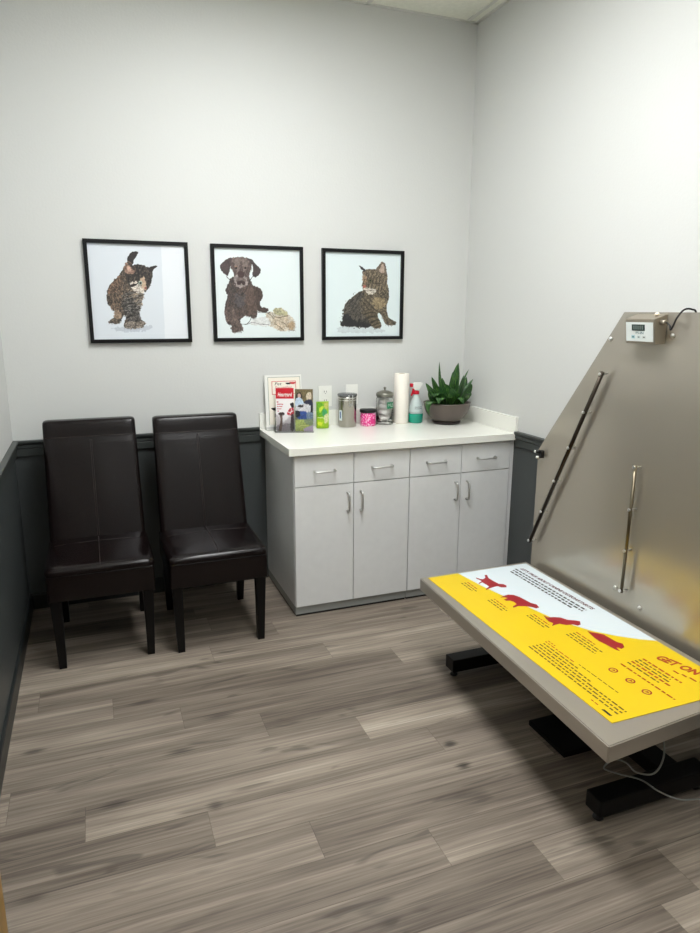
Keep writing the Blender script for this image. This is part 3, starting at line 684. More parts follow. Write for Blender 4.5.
# brochure holder (clear acrylic, two pockets) with one brochure in each
HR = math.radians(-19)
hx, hy = 1.449, -.160
hold = thing('brochure_holder', 'clear acrylic two pocket brochure holder at the worktop end', 'holder', (hx, hy, ZC), HR)
bm = nb(); box(bm, (-.108, .022, .001), (.108, .0245, .235)); obj('back_panel', bm, m_acr, hold)
bm = nb(); box(bm, (-.108, -.030, 0), (.108, .0215, .0025)); obj('base_tray', bm, m_acr, hold)
bm = nb(); box(bm, (-.108, -.030, .003), (.108, -.0275, .10)); obj('front_panel', bm, m_acr, hold)
for x in (-.108, -.0012, .1056): obj('divider', B((x, -.0272, .003), (x+.0024, .0218, .14)), m_acr, hold)
def brochure(cv, dx, wd, ht, label):
    R = Matrix.Rotation(HR, 3, 'Z'); p = R@Vector((dx, .0, 0))
    t = thing('brochure', label, 'brochure', (hx+p.x, hy+p.y, ZC+.0035), HR)
    t.rotation_euler = (math.radians(-2), 0, HR)
    obj('paper_stack', B((-wd/2, -.004, 0), (wd/2, .004, ht)), m_white, t)
    o = cv.mesh('cover', wd, ht, t, -.0044); o.location = (0, 0, ht/2); return t
Q = ((0, 0), (100, 0), (100, 250), (0, 250))
c = Canvas(130, Q, (234, 230, 230))
c.fill([(0, 150), (30, 175), (40, 200), (100, 140), (100, 250), (0, 250)], (190, 180, 184), .05, .1, False, alpha=.8)
c.fill([(0, 0), (100, 0), (100, 62), (0, 62)], (196, 22, 42), 0, .02, False)
c.fill([(10, 215), (95, 205), (95, 250), (8, 250)], (128, 118, 126), .05, .2, alpha=.8)
c.fill([(12, 150), (22, 140), (44, 142), (48, 152), (36, 160), (36, 190), (28, 250), (12, 250), (24, 190), (22, 162)], (110, 88, 80), .02, .3)
c.fill([(14, 145), (44, 142), (46, 155), (22, 158)], (48, 34, 30), .02, .2)
c.fill([(80, 90), (98, 86), (99, 112), (90, 118), (82, 104)], (30, 24, 28), .02, .2)
c.fill([(62, 140), (78, 118), (98, 115), (98, 150), (80, 158), (64, 152)], (186, 48, 64), .03, .3)
c.line([(64, 135), (80, 140), (96, 128)], 4, (240, 230, 230)); c.line([(78, 150), (84, 135), (86, 120)], 3, (240, 230, 230))
c.fill([(84, 160), (98, 158), (98, 240), (80, 240)], (80, 68, 70), .03, .3)
for k, (a, b) in enumerate(((6, 16), (6, 40), (6, 36), (8, 30), (8, 18))): c.fill([(a, 78+k*13), (b, 78+k*13), (b, 83+k*13), (a, 83+k*13)], (196, 76, 84), .02, .2, False)
br1 = brochure(c, -.0535, .100, .242, 'white brochure with red header and sitting dog, in left pocket')
bm = nb(); text_into(bm, 'Heartgard', .03, (-.040, -.0049, .196), (1, 0, 0), (0, 0, 1), width=.08, shear=.25, bold=.0006); obj('cover_lettering', bm, m_white, br1)
c = Canvas(130, Q, (120, 118, 90))
c.fill([(0, 0), (100, 0), (100, 90), (0, 90)], (104, 92, 62), .0, .5, False)
c.fill([(5, 35), (25, 18), (40, 40), (36, 70), (5, 70)], (46, 36, 30), .04, .3)
c.fill([(16, 30), (30, 30), (31, 48), (18, 50)], (190, 160, 150), .02, .2)
c.fill([(4, 62), (25, 50), (45, 70), (48, 100), (4, 105)], (182, 200, 218), .03, .2)
c.fill([(62, 40), (72, 20), (88, 22), (92, 45), (84, 66), (66, 62)], (196, 182, 160), .03, .3)
c.fill([(50, 80), (70, 62), (95, 70), (98, 105), (60, 108)], (30, 34, 60), .03, .3)
c.fill([(10, 98), (60, 88), (98, 110), (98, 138), (8, 132)], (198, 196, 200), .04, .3)
c.fill([(20, 95), (45, 95), (44, 108), (18, 106)], (40, 34, 36), .03, .2)
c.fill([(88, 100), (98, 100), (98, 150), (86, 148)], (24, 26, 34), .02, .2)
c.fill([(6, 140), (30, 130), (62, 134), (68, 150), (70, 190), (40, 186), (10, 168)], (46, 72, 134), .03, .5)
c.fill([(2, 130), (24, 130), (26, 160), (4, 165)], (26, 30, 40), .04, .4)
c.fill([(66, 140), (98, 142), (98, 176), (68, 178)], (110, 128, 150), .03, .3)
c.fill([(0, 185), (40, 178), (100, 190), (100, 250), (0, 250)], (168, 182, 92), .04, .3, False)
c.fill([(50, 180), (98, 180), (98, 215), (60, 205)], (132, 150, 120), .04, .3, alpha=.8)
c.fill([(45, 235), (100, 212), (100, 250), (50, 250)], (188, 168, 192), .03, .1, False)
c.line([(20, 222), (45, 215), (72, 220)], 4, (214, 214, 120))
brochure(c, .0535, .100, .236, 'brochure with two people and a dog on grass, in right pocket')

# green pouch
c = Canvas(110, Q, (140, 180, 30))
c.fill([(5, 10), (60, 30), (70, 110), (10, 140)], (96, 160, 30), .05, .4); c.fill([(50, 70), (85, 90), (75, 140), (45, 130)], (60, 150, 90), .05, .3)
c.fill([(20, 60), (50, 40), (55, 55), (25, 100)], (188, 210, 60), .04, .2); c.fill([(60, 130), (95, 120), (90, 190), (60, 200)], (200, 200, 150), .06, .3)
c.fill([(0, 150), (45, 160), (50, 235), (5, 240)], (150, 190, 20), .04, .3); c.fill([(5, 190), (40, 195), (35, 225), (8, 220)], (205, 215, 60), .04, .2)
c.line([(2, 152), (40, 150), (60, 160)], 4, (225, 232, 190)); c.fill([(60, 20), (95, 10), (98, 60), (70, 70)], (178, 182, 90), .06, .3)
pouch = thing('treat_pouch', 'bright green treat pouch leaning behind the brochure holder', 'pouch', (1.634, -.10, ZC+.0005), math.radians(-4))
bm = nb()
secs = [(0, .018, .036), (.01, .02, .0375), (.05, .018, .037), (.1, .012, .037), (.14, .005, .037), (.155, .0015, .037)]
rings = []
for z, d, hw in secs:
    rings.append([bm.verts.new((hw*math.cos(a)*(1 if abs(math.cos(a)) > .99 else 1), d*math.sin(a), z)) for a in np.linspace(0, 2*math.pi, 24, endpoint=False)])
for a, b in zip(rings, rings[1:]):
    for k in range(24): bm.faces.new([a[k], a[(k+1) % 24], b[(k+1) % 24], b[k]])
bm.faces.new(rings[0][::-1]); bm.faces.new(rings[-1])
m_grnf = mat('green_foil', (140, 182, 34), .3)
obj('pouch_body', bm, m_grnf, pouch, smooth=True, autosmooth=60)
o = c.mesh('pouch_print', .070, .150, pouch, 0, mat_vc('pouch_print', .3)); 
for v in o.data.vertices:
    z = v.co.z+.075; d = np.interp(z, [s[0] for s in secs], [s[1] for s in secs]); v.co.y = -d*math.sqrt(max(0, 1-(v.co.x/.0385)**2))-.0012
o.location = (0, 0, .0785)

# steel canister
can = thing('canister', 'stainless steel canister with clear lid and wire clamp', 'canister', (1.792, -.088, ZC))
bm = nb(); lathe(bm, [(.050, 0), (.0535, .003), (.0535, .165), (.0545, .168), (.0545, .178), (.050, .180)]); obj('canister_body', bm, mat('canister_steel', (160, 156, 148), .22, 1), can)
bm = nb(); lathe(bm, [(.050, .1805), (.058, .182), (.058, .190), (.054, .194), (.02, .197), (.0001, .197)]); obj('lid', bm, mat('smoky_lid', (120, 122, 124), .15, trans=.5), can)
bm = nb()
for z, r in ((.172, .0556), (.158, .0546)): tube(bm, [(r*math.cos(a), r*math.sin(a), z) for a in np.linspace(0, 2*math.pi, 40, endpoint=False)], .0016, 8, closed=True)
tube(bm, [(-.012, -.0575, .190), (-.010, -.0600, .165), (-.008, -.0585, .140), (.0, -.0585, .128), (.008, -.0585, .140), (.010, -.0600, .165), (.012, -.0575, .190)], .0018, 8)
box(bm, (-.009, -.0605, .126), (.009, -.0575, .140), bev=.001); obj('wire_clamp', bm, m_chrome, can)
bm = nb(); n = 10; R_ = .0541
m_lbl = mat('pale_label', (215, 222, 228), .5)
def arc_patch(bm, R, a0, a1, z0, z1, n=10, mi=0):
    a = np.linspace(a0, a1, n); lo = [bm.verts.new((R*math.cos(t), R*math.sin(t), z0)) for t in a]; hi = [bm.verts.new((R*math.cos(t), R*math.sin(t), z1)) for t in a]
    for i in range(n-1): bm.faces.new([lo[i], lo[i+1], hi[i+1], hi[i]]).material_index = mi
arc_patch(bm, R_, math.radians(188), math.radians(215), .04, .10); arc_patch(bm, R_+.0003, math.radians(196), math.radians(206), .052, .092, 4, 1)
obj('label', bm, [m_lbl, mat('blue_ink', (60, 90, 130), .5)], can)

# pink jar
jar = thing('pink_jar', 'short pink patterned jar with a black screw lid', 'jar', (1.921, -.095, ZC))
m_pink = mat('pink_print', (226, 60, 140), .3)
nt = m_pink.node_tree; tc = nt.nodes['Texture Coordinate'] if 'Texture Coordinate' in nt.nodes else nt.nodes.new('ShaderNodeTexCoord')
vo = nt.nodes.new('ShaderNodeTexVoronoi'); vo.inputs['Scale'].default_value = 110; nt.links.new(tc.outputs['Object'], vo.inputs['Vector'])
vr = nt.nodes.new('ShaderNodeValToRGB'); vr.color_ramp.elements[0].position = .35; vr.color_ramp.elements[0].color = (*lin((248, 205, 226)), 1); vr.color_ramp.elements[1].position = .5; vr.color_ramp.elements[1].color = (*lin((222, 52, 136)), 1)
nt.links.new(vo.outputs['Distance'], vr.inputs[0]); nt.links.new(vr.outputs[0], nt.nodes['Principled BSDF'].inputs['Base Color'])
bm = nb(); lathe(bm, [(.044, 0), (.047, .004), (.047, .066), (.044, .074), (.044, .078)]); obj('jar_body', bm, m_pink, jar)
bm = nb(); lathe(bm, [(.047, .0785), (.050, .080), (.050, .094), (.048, .097), (.0001, .098)]); obj('lid', bm, m_black, jar)
bm = nb(); arc_patch(bm, .0474, math.radians(268), math.radians(318), .014, .044); obj('label', bm, mat('magenta_label', (214, 40, 124), .35), jar)

# glass jar with cotton
gj = thing('glass_jar', 'clear glass jar of white cotton with metal lid', 'jar', (2.036, -.078, ZC))
bm = nb(); lathe(bm, [(.046, 0), (.0485, .003), (.0485, .150), (.044, .160), (.044, .166), (.0415, .166), (.0415, .159), (.0455, .149), (.0455, .006), (.0001, .006)]); obj('jar_body', bm, m_glass, gj)
bm = nb(); lathe(bm, [(.046, .1665), (.049, .168), (.049, .182), (.044, .190), (.022, .200), (.006, .203), (.0001, .2035)]); lathe(bm, [(.004, .203), (.004, .210), (.008, .214), (.008, .220), (.0001, .224)], n=20); obj('lid', bm, mat('pewter_lid', (140, 138, 130), .3, 1), gj)
bm = nb(); arc_patch(bm, .0489, math.radians(262), math.radians(318), .098, .137); 
lb = obj('label', bm, mat('green_label', (20, 120, 80), .4), gj)
bm = nb(); text_into(bm, 'MUS', .03, (0, -.0, 0), (1, 0, 0), (0, 0, 1), width=.036)
for v in bm.verts:
    a = math.radians(268)+(v.co.x)/.049; z = v.co.z+.108; v.co = Vector((.0493*math.cos(a), .0493*math.sin(a), z))
obj('label_letters', bm, m_white, lb)
cot = mat('white_cotton', (240, 238, 234), .95, bump=.8, bscale=80)
rnd = random.Random(4)
for k, (z, r) in enumerate(((.028, .036), (.066, .034), (.104, .034), (.134, .028))):
    bm = nb(); bmesh.ops.create_icosphere(bm, subdivisions=4, radius=1)
    for v in bm.verts:
        p = v.co.copy(); q = 1+.07*math.sin(7*p.x+k)+.06*math.sin(9*p.y+2*k)+.04*math.sin(13*p.z)
        v.co = Vector((p.x*r*q*.98, p.y*r*q*.98, p.z*.0185*q))
    o = obj('cotton_wad', bm, cot, None, smooth=True, loc=(2.036+rnd.uniform(-.002, .002), -.078, ZC+z)); tag(o, ['white cotton wad at the bottom of the glass jar', 'white cotton wad second from the glass jar bottom', 'white cotton wad behind the green label of the jar', 'white cotton wad at the top of the glass jar'][k], 'cotton', 'cotton wads in the glass jar')

# paper towel roll
pt = thing('paper_towel_roll', 'tall white paper towel roll standing on end', 'paper towel', (2.146, -.077, ZC))
bm = nb(); lathe(bm, [(.019, 0), (.043, 0), (.0445, .003), (.0445, .297), (.043, .300), (.019, .300), (.019, .001)], n=56)
box(bm, (-.0005, -.0449, .001), (.0006, -.0443, .299)); obj('paper_roll', bm, m_paper, pt, autosmooth=40)
bm = nb(); lathe(bm, [(.0165, .0005), (.0188, .0005), (.0188, .2995), (.0165, .2995), (.0165, .001)], n=32); obj('cardboard_tube', bm, m_card, pt)

# spray bottle
sb = thing('spray_bottle', 'clear spray bottle of teal liquid with red and white trigger', 'spray bottle', (2.238, -.092, ZC))
m_bot = mat('frosted_plastic', (222, 234, 233), .3, trans=.35, ior=1.2); m_teal = mat('teal_liquid', (40, 178, 150), .15, trans=.25)
prof = [(.034, 0), (.038, .004), (.039, .05), (.037, .075), (.034, .10), (.026, .128), (.016, .15), (.013, .158), (.013, .168)]
bm = nb(); lathe(bm, prof[:3]+[(.0385, .055), (.0001, .0555)]); obj('liquid', bm, m_teal, sb)
bm = nb(); lathe(bm, [(.0388, .0556)]+prof[3:]); obj('bottle', bm, m_bot, sb)
bm = nb(); lathe(bm, [(.0145, .168), (.0165, .170), (.0165, .184), (.0145, .187), (.009, .19)]); obj('collar', bm, mat('red_plastic', (196, 24, 48), .35), sb)
bm = nb(); prism(bm, [(-.022, -.010, .205), (-.022, -.010, .228), (-.012, -.010, .236), (.030, -.010, .236), (.034, -.010, .228), (.020, -.010, .206), (.012, -.010, .1905), (-.008, -.010, .1905)], (0, .02, 0), bev=.0015); obj('spray_head', bm, m_white, sb)
bm = nb(); box(bm, (-.036, -.008, .212), (-.0225, .008, .232), bev=.002); obj('nozzle', bm, mat('red_plastic_2', (190, 26, 48), .35), sb)
bm = nb(); prism(bm, [(-.021, -.006, .203), (-.012, -.006, .203), (-.016, -.006, .180), (-.026, -.006, .160), (-.032, -.006, .160), (-.024, -.006, .182)], (0, .012, 0), bev=.001); obj('trigger', bm, bpy.data.materials['red_plastic'], sb)
bm = nb(); R_ = .0358
for zz, n_ in ((.098, 7), (.088, 9)):
    for k in range(n_):
        a = 235+k*70/n_; arc_patch(bm, .0362, math.radians(a), math.radians(a+70/n_*.7), zz-.004, zz-.0005, 3)
for v in bm.verts:
    z = v.co.z; r = np.interp(z, [p[1] for p in prof], [p[0] for p in prof])+.0006; s_ = r/.0362; v.co.x *= s_; v.co.y *= s_
obj('printed_text', bm, m_ink, sb)

sb.scale = (1.14, 1.14, 1.03); gj.scale = (1.09, 1.09, 1.0)

# plant in bowl
pl = thing('potted_plant', 'green leafy plant in a wide brown ceramic bowl', 'plant', (2.402, -.182, ZC))
m_bowl = mat('brown_ceramic', (92, 82, 76), .4, var=.1, vscale=6); m_sauc = mat('dark_saucer', (44, 36, 34), .4)
bm = nb(); lathe(bm, [(.066, 0), (.082, .003), (.086, .012), (.083, .016), (.066, .010)]); obj('saucer', bm, m_sauc, pl)
bm = nb(); lathe(bm, [(.060, .0165), (.076, .018), (.103, .038), (.124, .066), (.136, .096), (.140, .118), (.1425, .122), (.1425, .130), (.1365, .130), (.134, .118), (.128, .100), (.0001, .098)], n=64); obj('bowl', bm, m_bowl, pl)
bm = nb(); lathe(bm, [(.131, .1015), (.08, .110), (.0001, .114)]); obj('soil', bm, mat('potting_soil', (40, 30, 22), .95, bump=1, bscale=60), pl)
m_leaf = bpy.data.materials.new('leaf_green'); m_leaf.use_nodes = True
nt = m_leaf.node_tree; b = nt.nodes['Principled BSDF']; uvn = nt.nodes.new('ShaderNodeUVMap'); s_ = nt.nodes.new('ShaderNodeSeparateXYZ'); nt.links.new(uvn.outputs[0], s_.inputs[0])
nz = nt.nodes.new('ShaderNodeTexNoise'); mp = nt.nodes.new('ShaderNodeMapping'); mp.inputs['Scale'].default_value = (9, 2.2, 1); nt.links.new(uvn.outputs[0], mp.inputs[0]); nt.links.new(mp.outputs[0], nz.inputs[0]); nz.inputs['Scale'].default_value = 1.6
rp = nt.nodes.new('ShaderNodeValToRGB'); rp.color_ramp.elements[0].position = .35; rp.color_ramp.elements[0].color = (*lin((12, 38, 16)), 1); rp.color_ramp.elements[1].position = .68; rp.color_ramp.elements[1].color = (*lin((96, 140, 54)), 1)
e = rp.color_ramp.elements.new(.52); e.color = (*lin((26, 74, 28)), 1)
nt.links.new(nz.outputs['Fac'], rp.inputs[0]); nt.links.new(rp.outputs[0], b.inputs['Base Color']); b.inputs['Roughness'].default_value = .38
def leaf(base, tip, wid, bow, twist=0):
    base = Vector(base); tip = Vector(tip); n = 12; bm = nb(); uvl = bm.loops.layers.uv.new('UVMap')
    ctrl = base.lerp(tip, .45)+Vector(bow); rows = []
    d0 = tip-base; side0 = Vector((-d0.y, d0.x, 0))
    if side0.length < 1e-3: side0 = Vector((1, 0, 0))
    side0.normalize(); side0 = (side0*.35+Vector((1 if side0.x >= 0 else -1, twist*.35, 0))).normalized()
    for i in range(n+1):
        t = i/n; p = base*(1-t)**2+ctrl*2*t*(1-t)+tip*t*t; d = ((ctrl-base)*(1-t)+(tip-ctrl)*t).normalized()
        sd = (side0-d*side0.dot(d)).normalized(); nr = sd.cross(d)
        w = wid*(math.sin(math.pi*min(1, t**.75))**.8*.94+.06*(1-t))*(.5 if t > .995 else 1)
        rows.append([bm.verts.new(p+sd*w*u+nr*w*.35*(u*u)) for u in (-.5, -.25, 0, .25, .5)])
    for i in range(n):
        for k in range(4):
            f = bm.faces.new([rows[i][k], rows[i][k+1], rows[i+1][k+1], rows[i+1][k]]); f.smooth = True
            for lp, (uu, vv) in zip(f.loops, ((k, i), (k+1, i), (k+1, i+1), (k, i+1))): lp[uvl].uv = (uu/4+base.x*30, vv/n+tip.x*20)
    o = obj('leaf', bm, m_leaf, pl); o.modifiers.new('s', 'SOLIDIFY').thickness = .0012
    return o
ZS = .105
lv = [((-.01, 0, ZS), (-.040, .04, .368), .030, (-.02, 0, -.02)), ((.03, .0, ZS), (.080, .02, .362), .062, (.01, .02, .03)), ((.05, -.02, ZS), (.160, .03, .318), .022, (-.02, 0, .02)),
      ((.06, -.02, ZS), (.172, -.005, .262), .030, (.0, 0, .03)), ((-.03, .0, ZS), (-.115, -.01, .285), .040, (-.01, 0, .03)), ((-.05, -.03, ZS), (-.175, -.05, .255), .040, (-.03, -.02, .03)),
      ((-.07, -.05, ZS), (-.165, -.09, .065), .044, (-.10, -.04, .125)), ((-.04, -.05, ZS), (-.12, -.12, .135), .060, (-.05, -.04, .10)), ((.02, -.06, ZS), (.03, -.14, .130), .060, (0, -.03, .10)),
      ((-.06, -.03, ZS), (-.130, -.08, .17), .062, (-.04, -.03, .10)), ((.0, -.05, ZS), (-.03, -.10, .22), .06, (0, -.03, .05)), ((.05, -.05, ZS), (.10, -.10, .17), .062, (.03, -.03, .09)), ((.07, -.03, ZS), (.130, -.06, .24), .058, (.03, 0, .05)),
      ((.04, -.03, ZS), (.09, -.03, .29), .060, (.01, 0, .02)), ((-.02, -.02, ZS), (-.055, -.03, .28), .058, (-.01, 0, .02)), ((.01, -.02, ZS), (.02, -.02, .31), .060, (0, 0, .0)), ((.06, .0, ZS), (.135, .01, .275), .054, (.02, 0, .02))]
rnd = random.Random(11)
for a_ in lv: leaf(*a_, twist=rnd.uniform(-.5, .5))
for k in range(36):
    an = rnd.uniform(0, 2*math.pi); r0_ = rnd.uniform(.0, .06); rt_ = r0_+rnd.uniform(.02, .07); h_ = rnd.uniform(.17, .27)*(1-.22*rt_/.13)
    bx_, by_ = r0_*math.cos(an), r0_*math.sin(an)*.8
    leaf((bx_, by_, ZS), (rt_*1.15*math.cos(an), rt_*math.sin(an)*.8, h_), rnd.uniform(.044, .064), (rnd.uniform(-.02, .02)+.3*bx_, .3*by_, rnd.uniform(.02, .06)), twist=rnd.uniform(-1.5, 1.5))

# ------------------------------------------------------------------ lift table
lt = thing('lift_table', 'low stainless steel scale lift table on black feet', 'table', (2.0, -1.87, 0))
O = Vector((2.0, -1.87, 0)); l3 = lambda *p: tuple(Vector(p)-O)
ZT = .42
quad = [(1.703, -1.252), (2.268, -1.246), (2.268, -2.448), (1.651, -2.505)]
bm = nb(); prism(bm, [l3(x, y, ZT-.056) for x, y in quad], (0, 0, .056), bev=.0035, seg=3)
obj('tabletop', bm, m_steelt, lt, smooth=True, autosmooth=35)
bm = nb(); prism(bm, [l3(x, y, ZT-.085) for x, y in ((1.80, -1.34), (2.2, -1.34), (2.2, -2.36), (1.78, -2.36))], (0, 0, .028)); obj('under_frame', bm, m_blackst, lt)
for yc in (-1.395, -2.325):
    bm = nb(); box(bm, l3(1.787, yc-.034, .03), l3(2.245, yc+.034, .088), bev=.005); f = obj('foot_bar', bm, m_blackst, lt)
    for x in (1.812, 2.22):
        bm = nb(); lathe(bm, [(.016, 0), (.018, .004), (.014, .012), (.006, .014), (.006, .030)], l3(x, yc, 0), n=20); obj('levelling_foot', bm, m_black, f)
bm = nb(); box(bm, l3(2.09, -2.29, .035), l3(2.17, -1.43, .085)); obj('cross_beam', bm, m_blackst, lt)
for (y, s) in ((-1.62, 1), (-2.12, -1)):
    bm = nb(); prism(bm, [l3(2.03, y-.03, .0855), l3(2.03, y+.03, .0855), l3(2.03, y+.03+s*-.12, .334), l3(2.03, y-.03+s*-.12, .334)], (.16, 0, 0)); obj('lift_arm', bm, m_blackst, lt)
bm = nb(); box(bm, l3(1.90, -2.045, .001), l3(2.088, -1.83, .022), bev=.003); obj('motor_plate', bm, m_blackst, lt)
# power box and cable under the table
obj('control_box', B(l3(1.97, -2.36, .272), l3(2.10, -2.25, .334), bev=.004), mat('dark_grey_plastic', (58, 66, 70), .45), lt)
def cr(pts, k=8):
    P = [Vector(p) for p in pts]; P = [P[0]]+P+[P[-1]]; out = []
    for i in range(1, len(P)-2):
        a, b, c, d = P[i-1:i+3]
        for t in [j/k for j in range(k)]: out.append(.5*((2*b)+(-a+c)*t+(2*a-5*b+4*c-d)*t*t+(-a+3*b-3*c+d)*t**3))
    return out+[P[-2]]

# printed mat on the table (a thing that lies on it)
mz = ZT+.0004
mo = thing('printed_mat', 'yellow and white printed dog health mat on the steel table', 'mat', (2.0, -1.87, mz))
O2 = Vector((2.0, -1.87, mz)); l2 = lambda *p: tuple(Vector(p)-O2)
MQ = [(1.734, -1.269), (2.249, -1.269), (2.236, -2.423), (1.734, -2.423)]
bm = nb(); prism(bm, [l2(x, y, mz) for x, y in MQ], (0, 0, .0016)); obj('mat_sheet', bm, m_yel, mo)
zt = mz+.0017
cur = [(1.887, -1.2695), (1.895, -1.32), (1.912, -1.43), (1.935, -1.53), (1.963, -1.63), (1.985, -1.73), (2.006, -1.81), (2.040, -1.88), (2.075, -1.94), (2.13, -2.0), (2.19, -2.05), (2.2405, -2.082)]
bm = nb(); prism(bm, [l2(x, y, zt) for x, y in [(2.2485, -1.2695)]+cur], (0, 0, .0002)); obj('white_area', bm, m_whp, mo)
D = [[(1.937,-1.339),(1.945,-1.359),(1.955,-1.368),(1.975,-1.356),(1.989,-1.327),(2.0,-1.328),(1.986,-1.365),(1.988,-1.399),(1.993,-1.436),(2.01,-1.446),(2.014,-1.463),(2.003,-1.48),(1.981,-1.472),(1.974,-1.456),(1.956,-1.457),(1.928,-1.465),(1.902,-1.476),(1.913,-1.462),(1.937,-1.448),(1.937,-1.424),(1.934,-1.396),(1.91,-1.408),(1.913,-1.399),(1.939,-1.384),(1.938,-1.37),(1.932,-1.351)],
 [(1.92,-1.561),(1.939,-1.553),(1.965,-1.548),(1.986,-1.558),(1.997,-1.584),(2.002,-1.617),(2.006,-1.65),(2.019,-1.671),(2.012,-1.698),(1.995,-1.701),(1.987,-1.685),(1.966,-1.668),(1.94,-1.658),(1.914,-1.664),(1.917,-1.654),(1.946,-1.64),(1.947,-1.616),(1.94,-1.602),(1.924,-1.598),(1.92,-1.585),(1.946,-1.577),(1.936,-1.566)],
 [(1.984,-1.763),(1.988,-1.786),(2.012,-1.791),(2.034,-1.803),(2.046,-1.829),(2.071,-1.845),(2.083,-1.857),(2.067,-1.88),(2.051,-1.883),(2.041,-1.869),(2.013,-1.864),(1.996,-1.846),(1.974,-1.848),(1.957,-1.852),(1.978,-1.833),(1.97,-1.817),(1.974,-1.792)],
 [(2.055,-1.93),(2.062,-1.946),(2.078,-1.958),(2.093,-1.977),(2.095,-2.014),(2.097,-2.039),(2.108,-2.056),(2.095,-2.078),(2.076,-2.085),(2.073,-2.073),(2.066,-2.07),(2.060,-2.096),(2.054,-2.085),(2.051,-2.066),(2.047,-2.039),(2.042,-2.009),(2.044,-1.982),(2.048,-1.961)]]
for d_ in D:
    bm = nb(); prism(bm, [l2(x, y, zt+.0004) for x, y in d_], (0, 0, .0002)); obj('dog_silhouette', bm, m_red, mo)
TX, TY = (0, -1, 0), (1, 0, 0)
bm = nb(); text_into(bm, "LET'S TALK ABOUT CANINE OSTEOARTHRITIS", .024, l2(2.183, -1.318, zt+.0006), (.03, -1, 0), TY, width=.47, shear=.2, bold=.0007); obj('title_text', bm, mat('maroon_ink', (88, 36, 44), .45), mo)
zz = zt+.0004
def dashes(bm, x, y0, y1, h, seed, mi=0, slope=0):
    r = random.Random(seed); y = y0
    while y > y1:
        L_ = r.uniform(.008, .026); e_ = max(y-L_, y1); xx = x+slope*(y0-y)
        prism(bm, [l2(xx, y, zz), l2(xx, e_, zz), l2(xx+h, e_, zz), l2(xx+h, y, zz)], (0, 0, .0002), mi=mi); y = e_-.006
INKS = [m_ink, m_inkb, m_inkr]
bm = nb()
for k, (x, e_) in enumerate(((2.158, -1.785), (2.139, -1.788), (2.120, -1.75))): dashes(bm, x, -1.312-.010*k, e_, .0095, k, 0, .02)
obj('intro_text', bm, INKS, mo)
for k, (x, ys, ye) in enumerate(((1.872, -1.372, -1.452), (1.884, -1.565, -1.66), (1.950, -1.742, -1.84), (2.008, -1.925, -2.03))):
    bm = nb(); dashes(bm, x, ys, ye, .005, 20+k, 2)
    for j in range(2 if k < 3 else 3): dashes(bm, x-.015-.015*j, ys, ye-(.01 if j % 2 else .02)-(.03 if k > 2 else 0), .0055, 40+k*7+j, 1)
    obj('caption_text', bm, INKS, mo)
bm = nb(); dashes(bm, 1.868, -1.945, -1.985, .0045, 90, 2); dashes(bm, 1.856, -1.945, -2.10, .0045, 91, 2)
for j in range(5): dashes(bm, 1.840-.0155*j, -1.955, -2.395 if j > 1 else -2.14-.08*j, .0058, 100+j, 1)
obj('body_text', bm, INKS, mo)
bm = nb(); dashes(bm, 1.862, -2.12, -2.31, .0035, 121, 1); obj('footnote_text', bm, INKS, mo)
bm = nb()
for j in range(5): dashes(bm, 2.092-.0165*j, -2.165, -2.29-.012*(j % 3)-(.04 if j in (0, 3) else 0), .0062 if j % 3 else .0078, 130+j, 1 if j % 3 else 2)
obj('advice_text', bm, INKS, mo)
bm = nb(); dashes(bm, 1.997, -2.165, -2.395, .0065, 150, 2); obj('icon_heading', bm, INKS, mo)
bm = nb(); dashes(bm, 1.757, -2.305, -2.335, .004, 160, 2); obj('print_credit', bm, INKS, mo)
bm = nb(); text_into(bm, 'GET ON UP', .050, l2(2.138, -2.174, zz), (.30, -1, 0), (1, .22, 0), width=.20, shear=.2, bold=.0022)
obj('headline_text', bm, m_inkr, mo)
bm = nb(); text_into(bm, 'for better joints', .026, l2(2.136, -2.262, zz), (.30, -1, 0), (1, .30, 0), width=.16, shear=.35) if False else dashes(bm, 2.128, -2.262, -2.40, .007, 171, 0, .3)
obj('subline_print', bm, m_inkr, mo)
for (x, y) in ((1.946, -2.190), (1.951, -2.262), (1.951, -2.332)):
    bm = nb(); n = 28
    for ro, ri in ((.0155, .0105),):
        a = [bm.verts.new(l2(x+ro*math.cos(t), y+ro*math.sin(t), zz+.0002)) for t in np.linspace(0, 2*math.pi, n, endpoint=False)]
        b = [bm.verts.new(l2(x+ri*math.cos(t), y+ri*math.sin(t), zz+.0002)) for t in np.linspace(0, 2*math.pi, n, endpoint=False)]
        for k in range(n): bm.faces.new([a[k], a[(k+1) % n], b[(k+1) % n], b[k]])
    prism(bm, [l2(x-.006, y+.004, zz), l2(x+.002, y-.007, zz), l2(x+.007, y+.002, zz)], (0, 0, .0002))
    obj('round_icon', bm, m_red, mo)
bm = nb(); prism(bm, [l2(1.752, -2.357, zz), l2(1.752, -2.392, zz), l2(1.760, -2.396, zz), l2(1.760, -2.361, zz)], (0, 0, .0002)); obj('print_mark', bm, m_ink, mo)

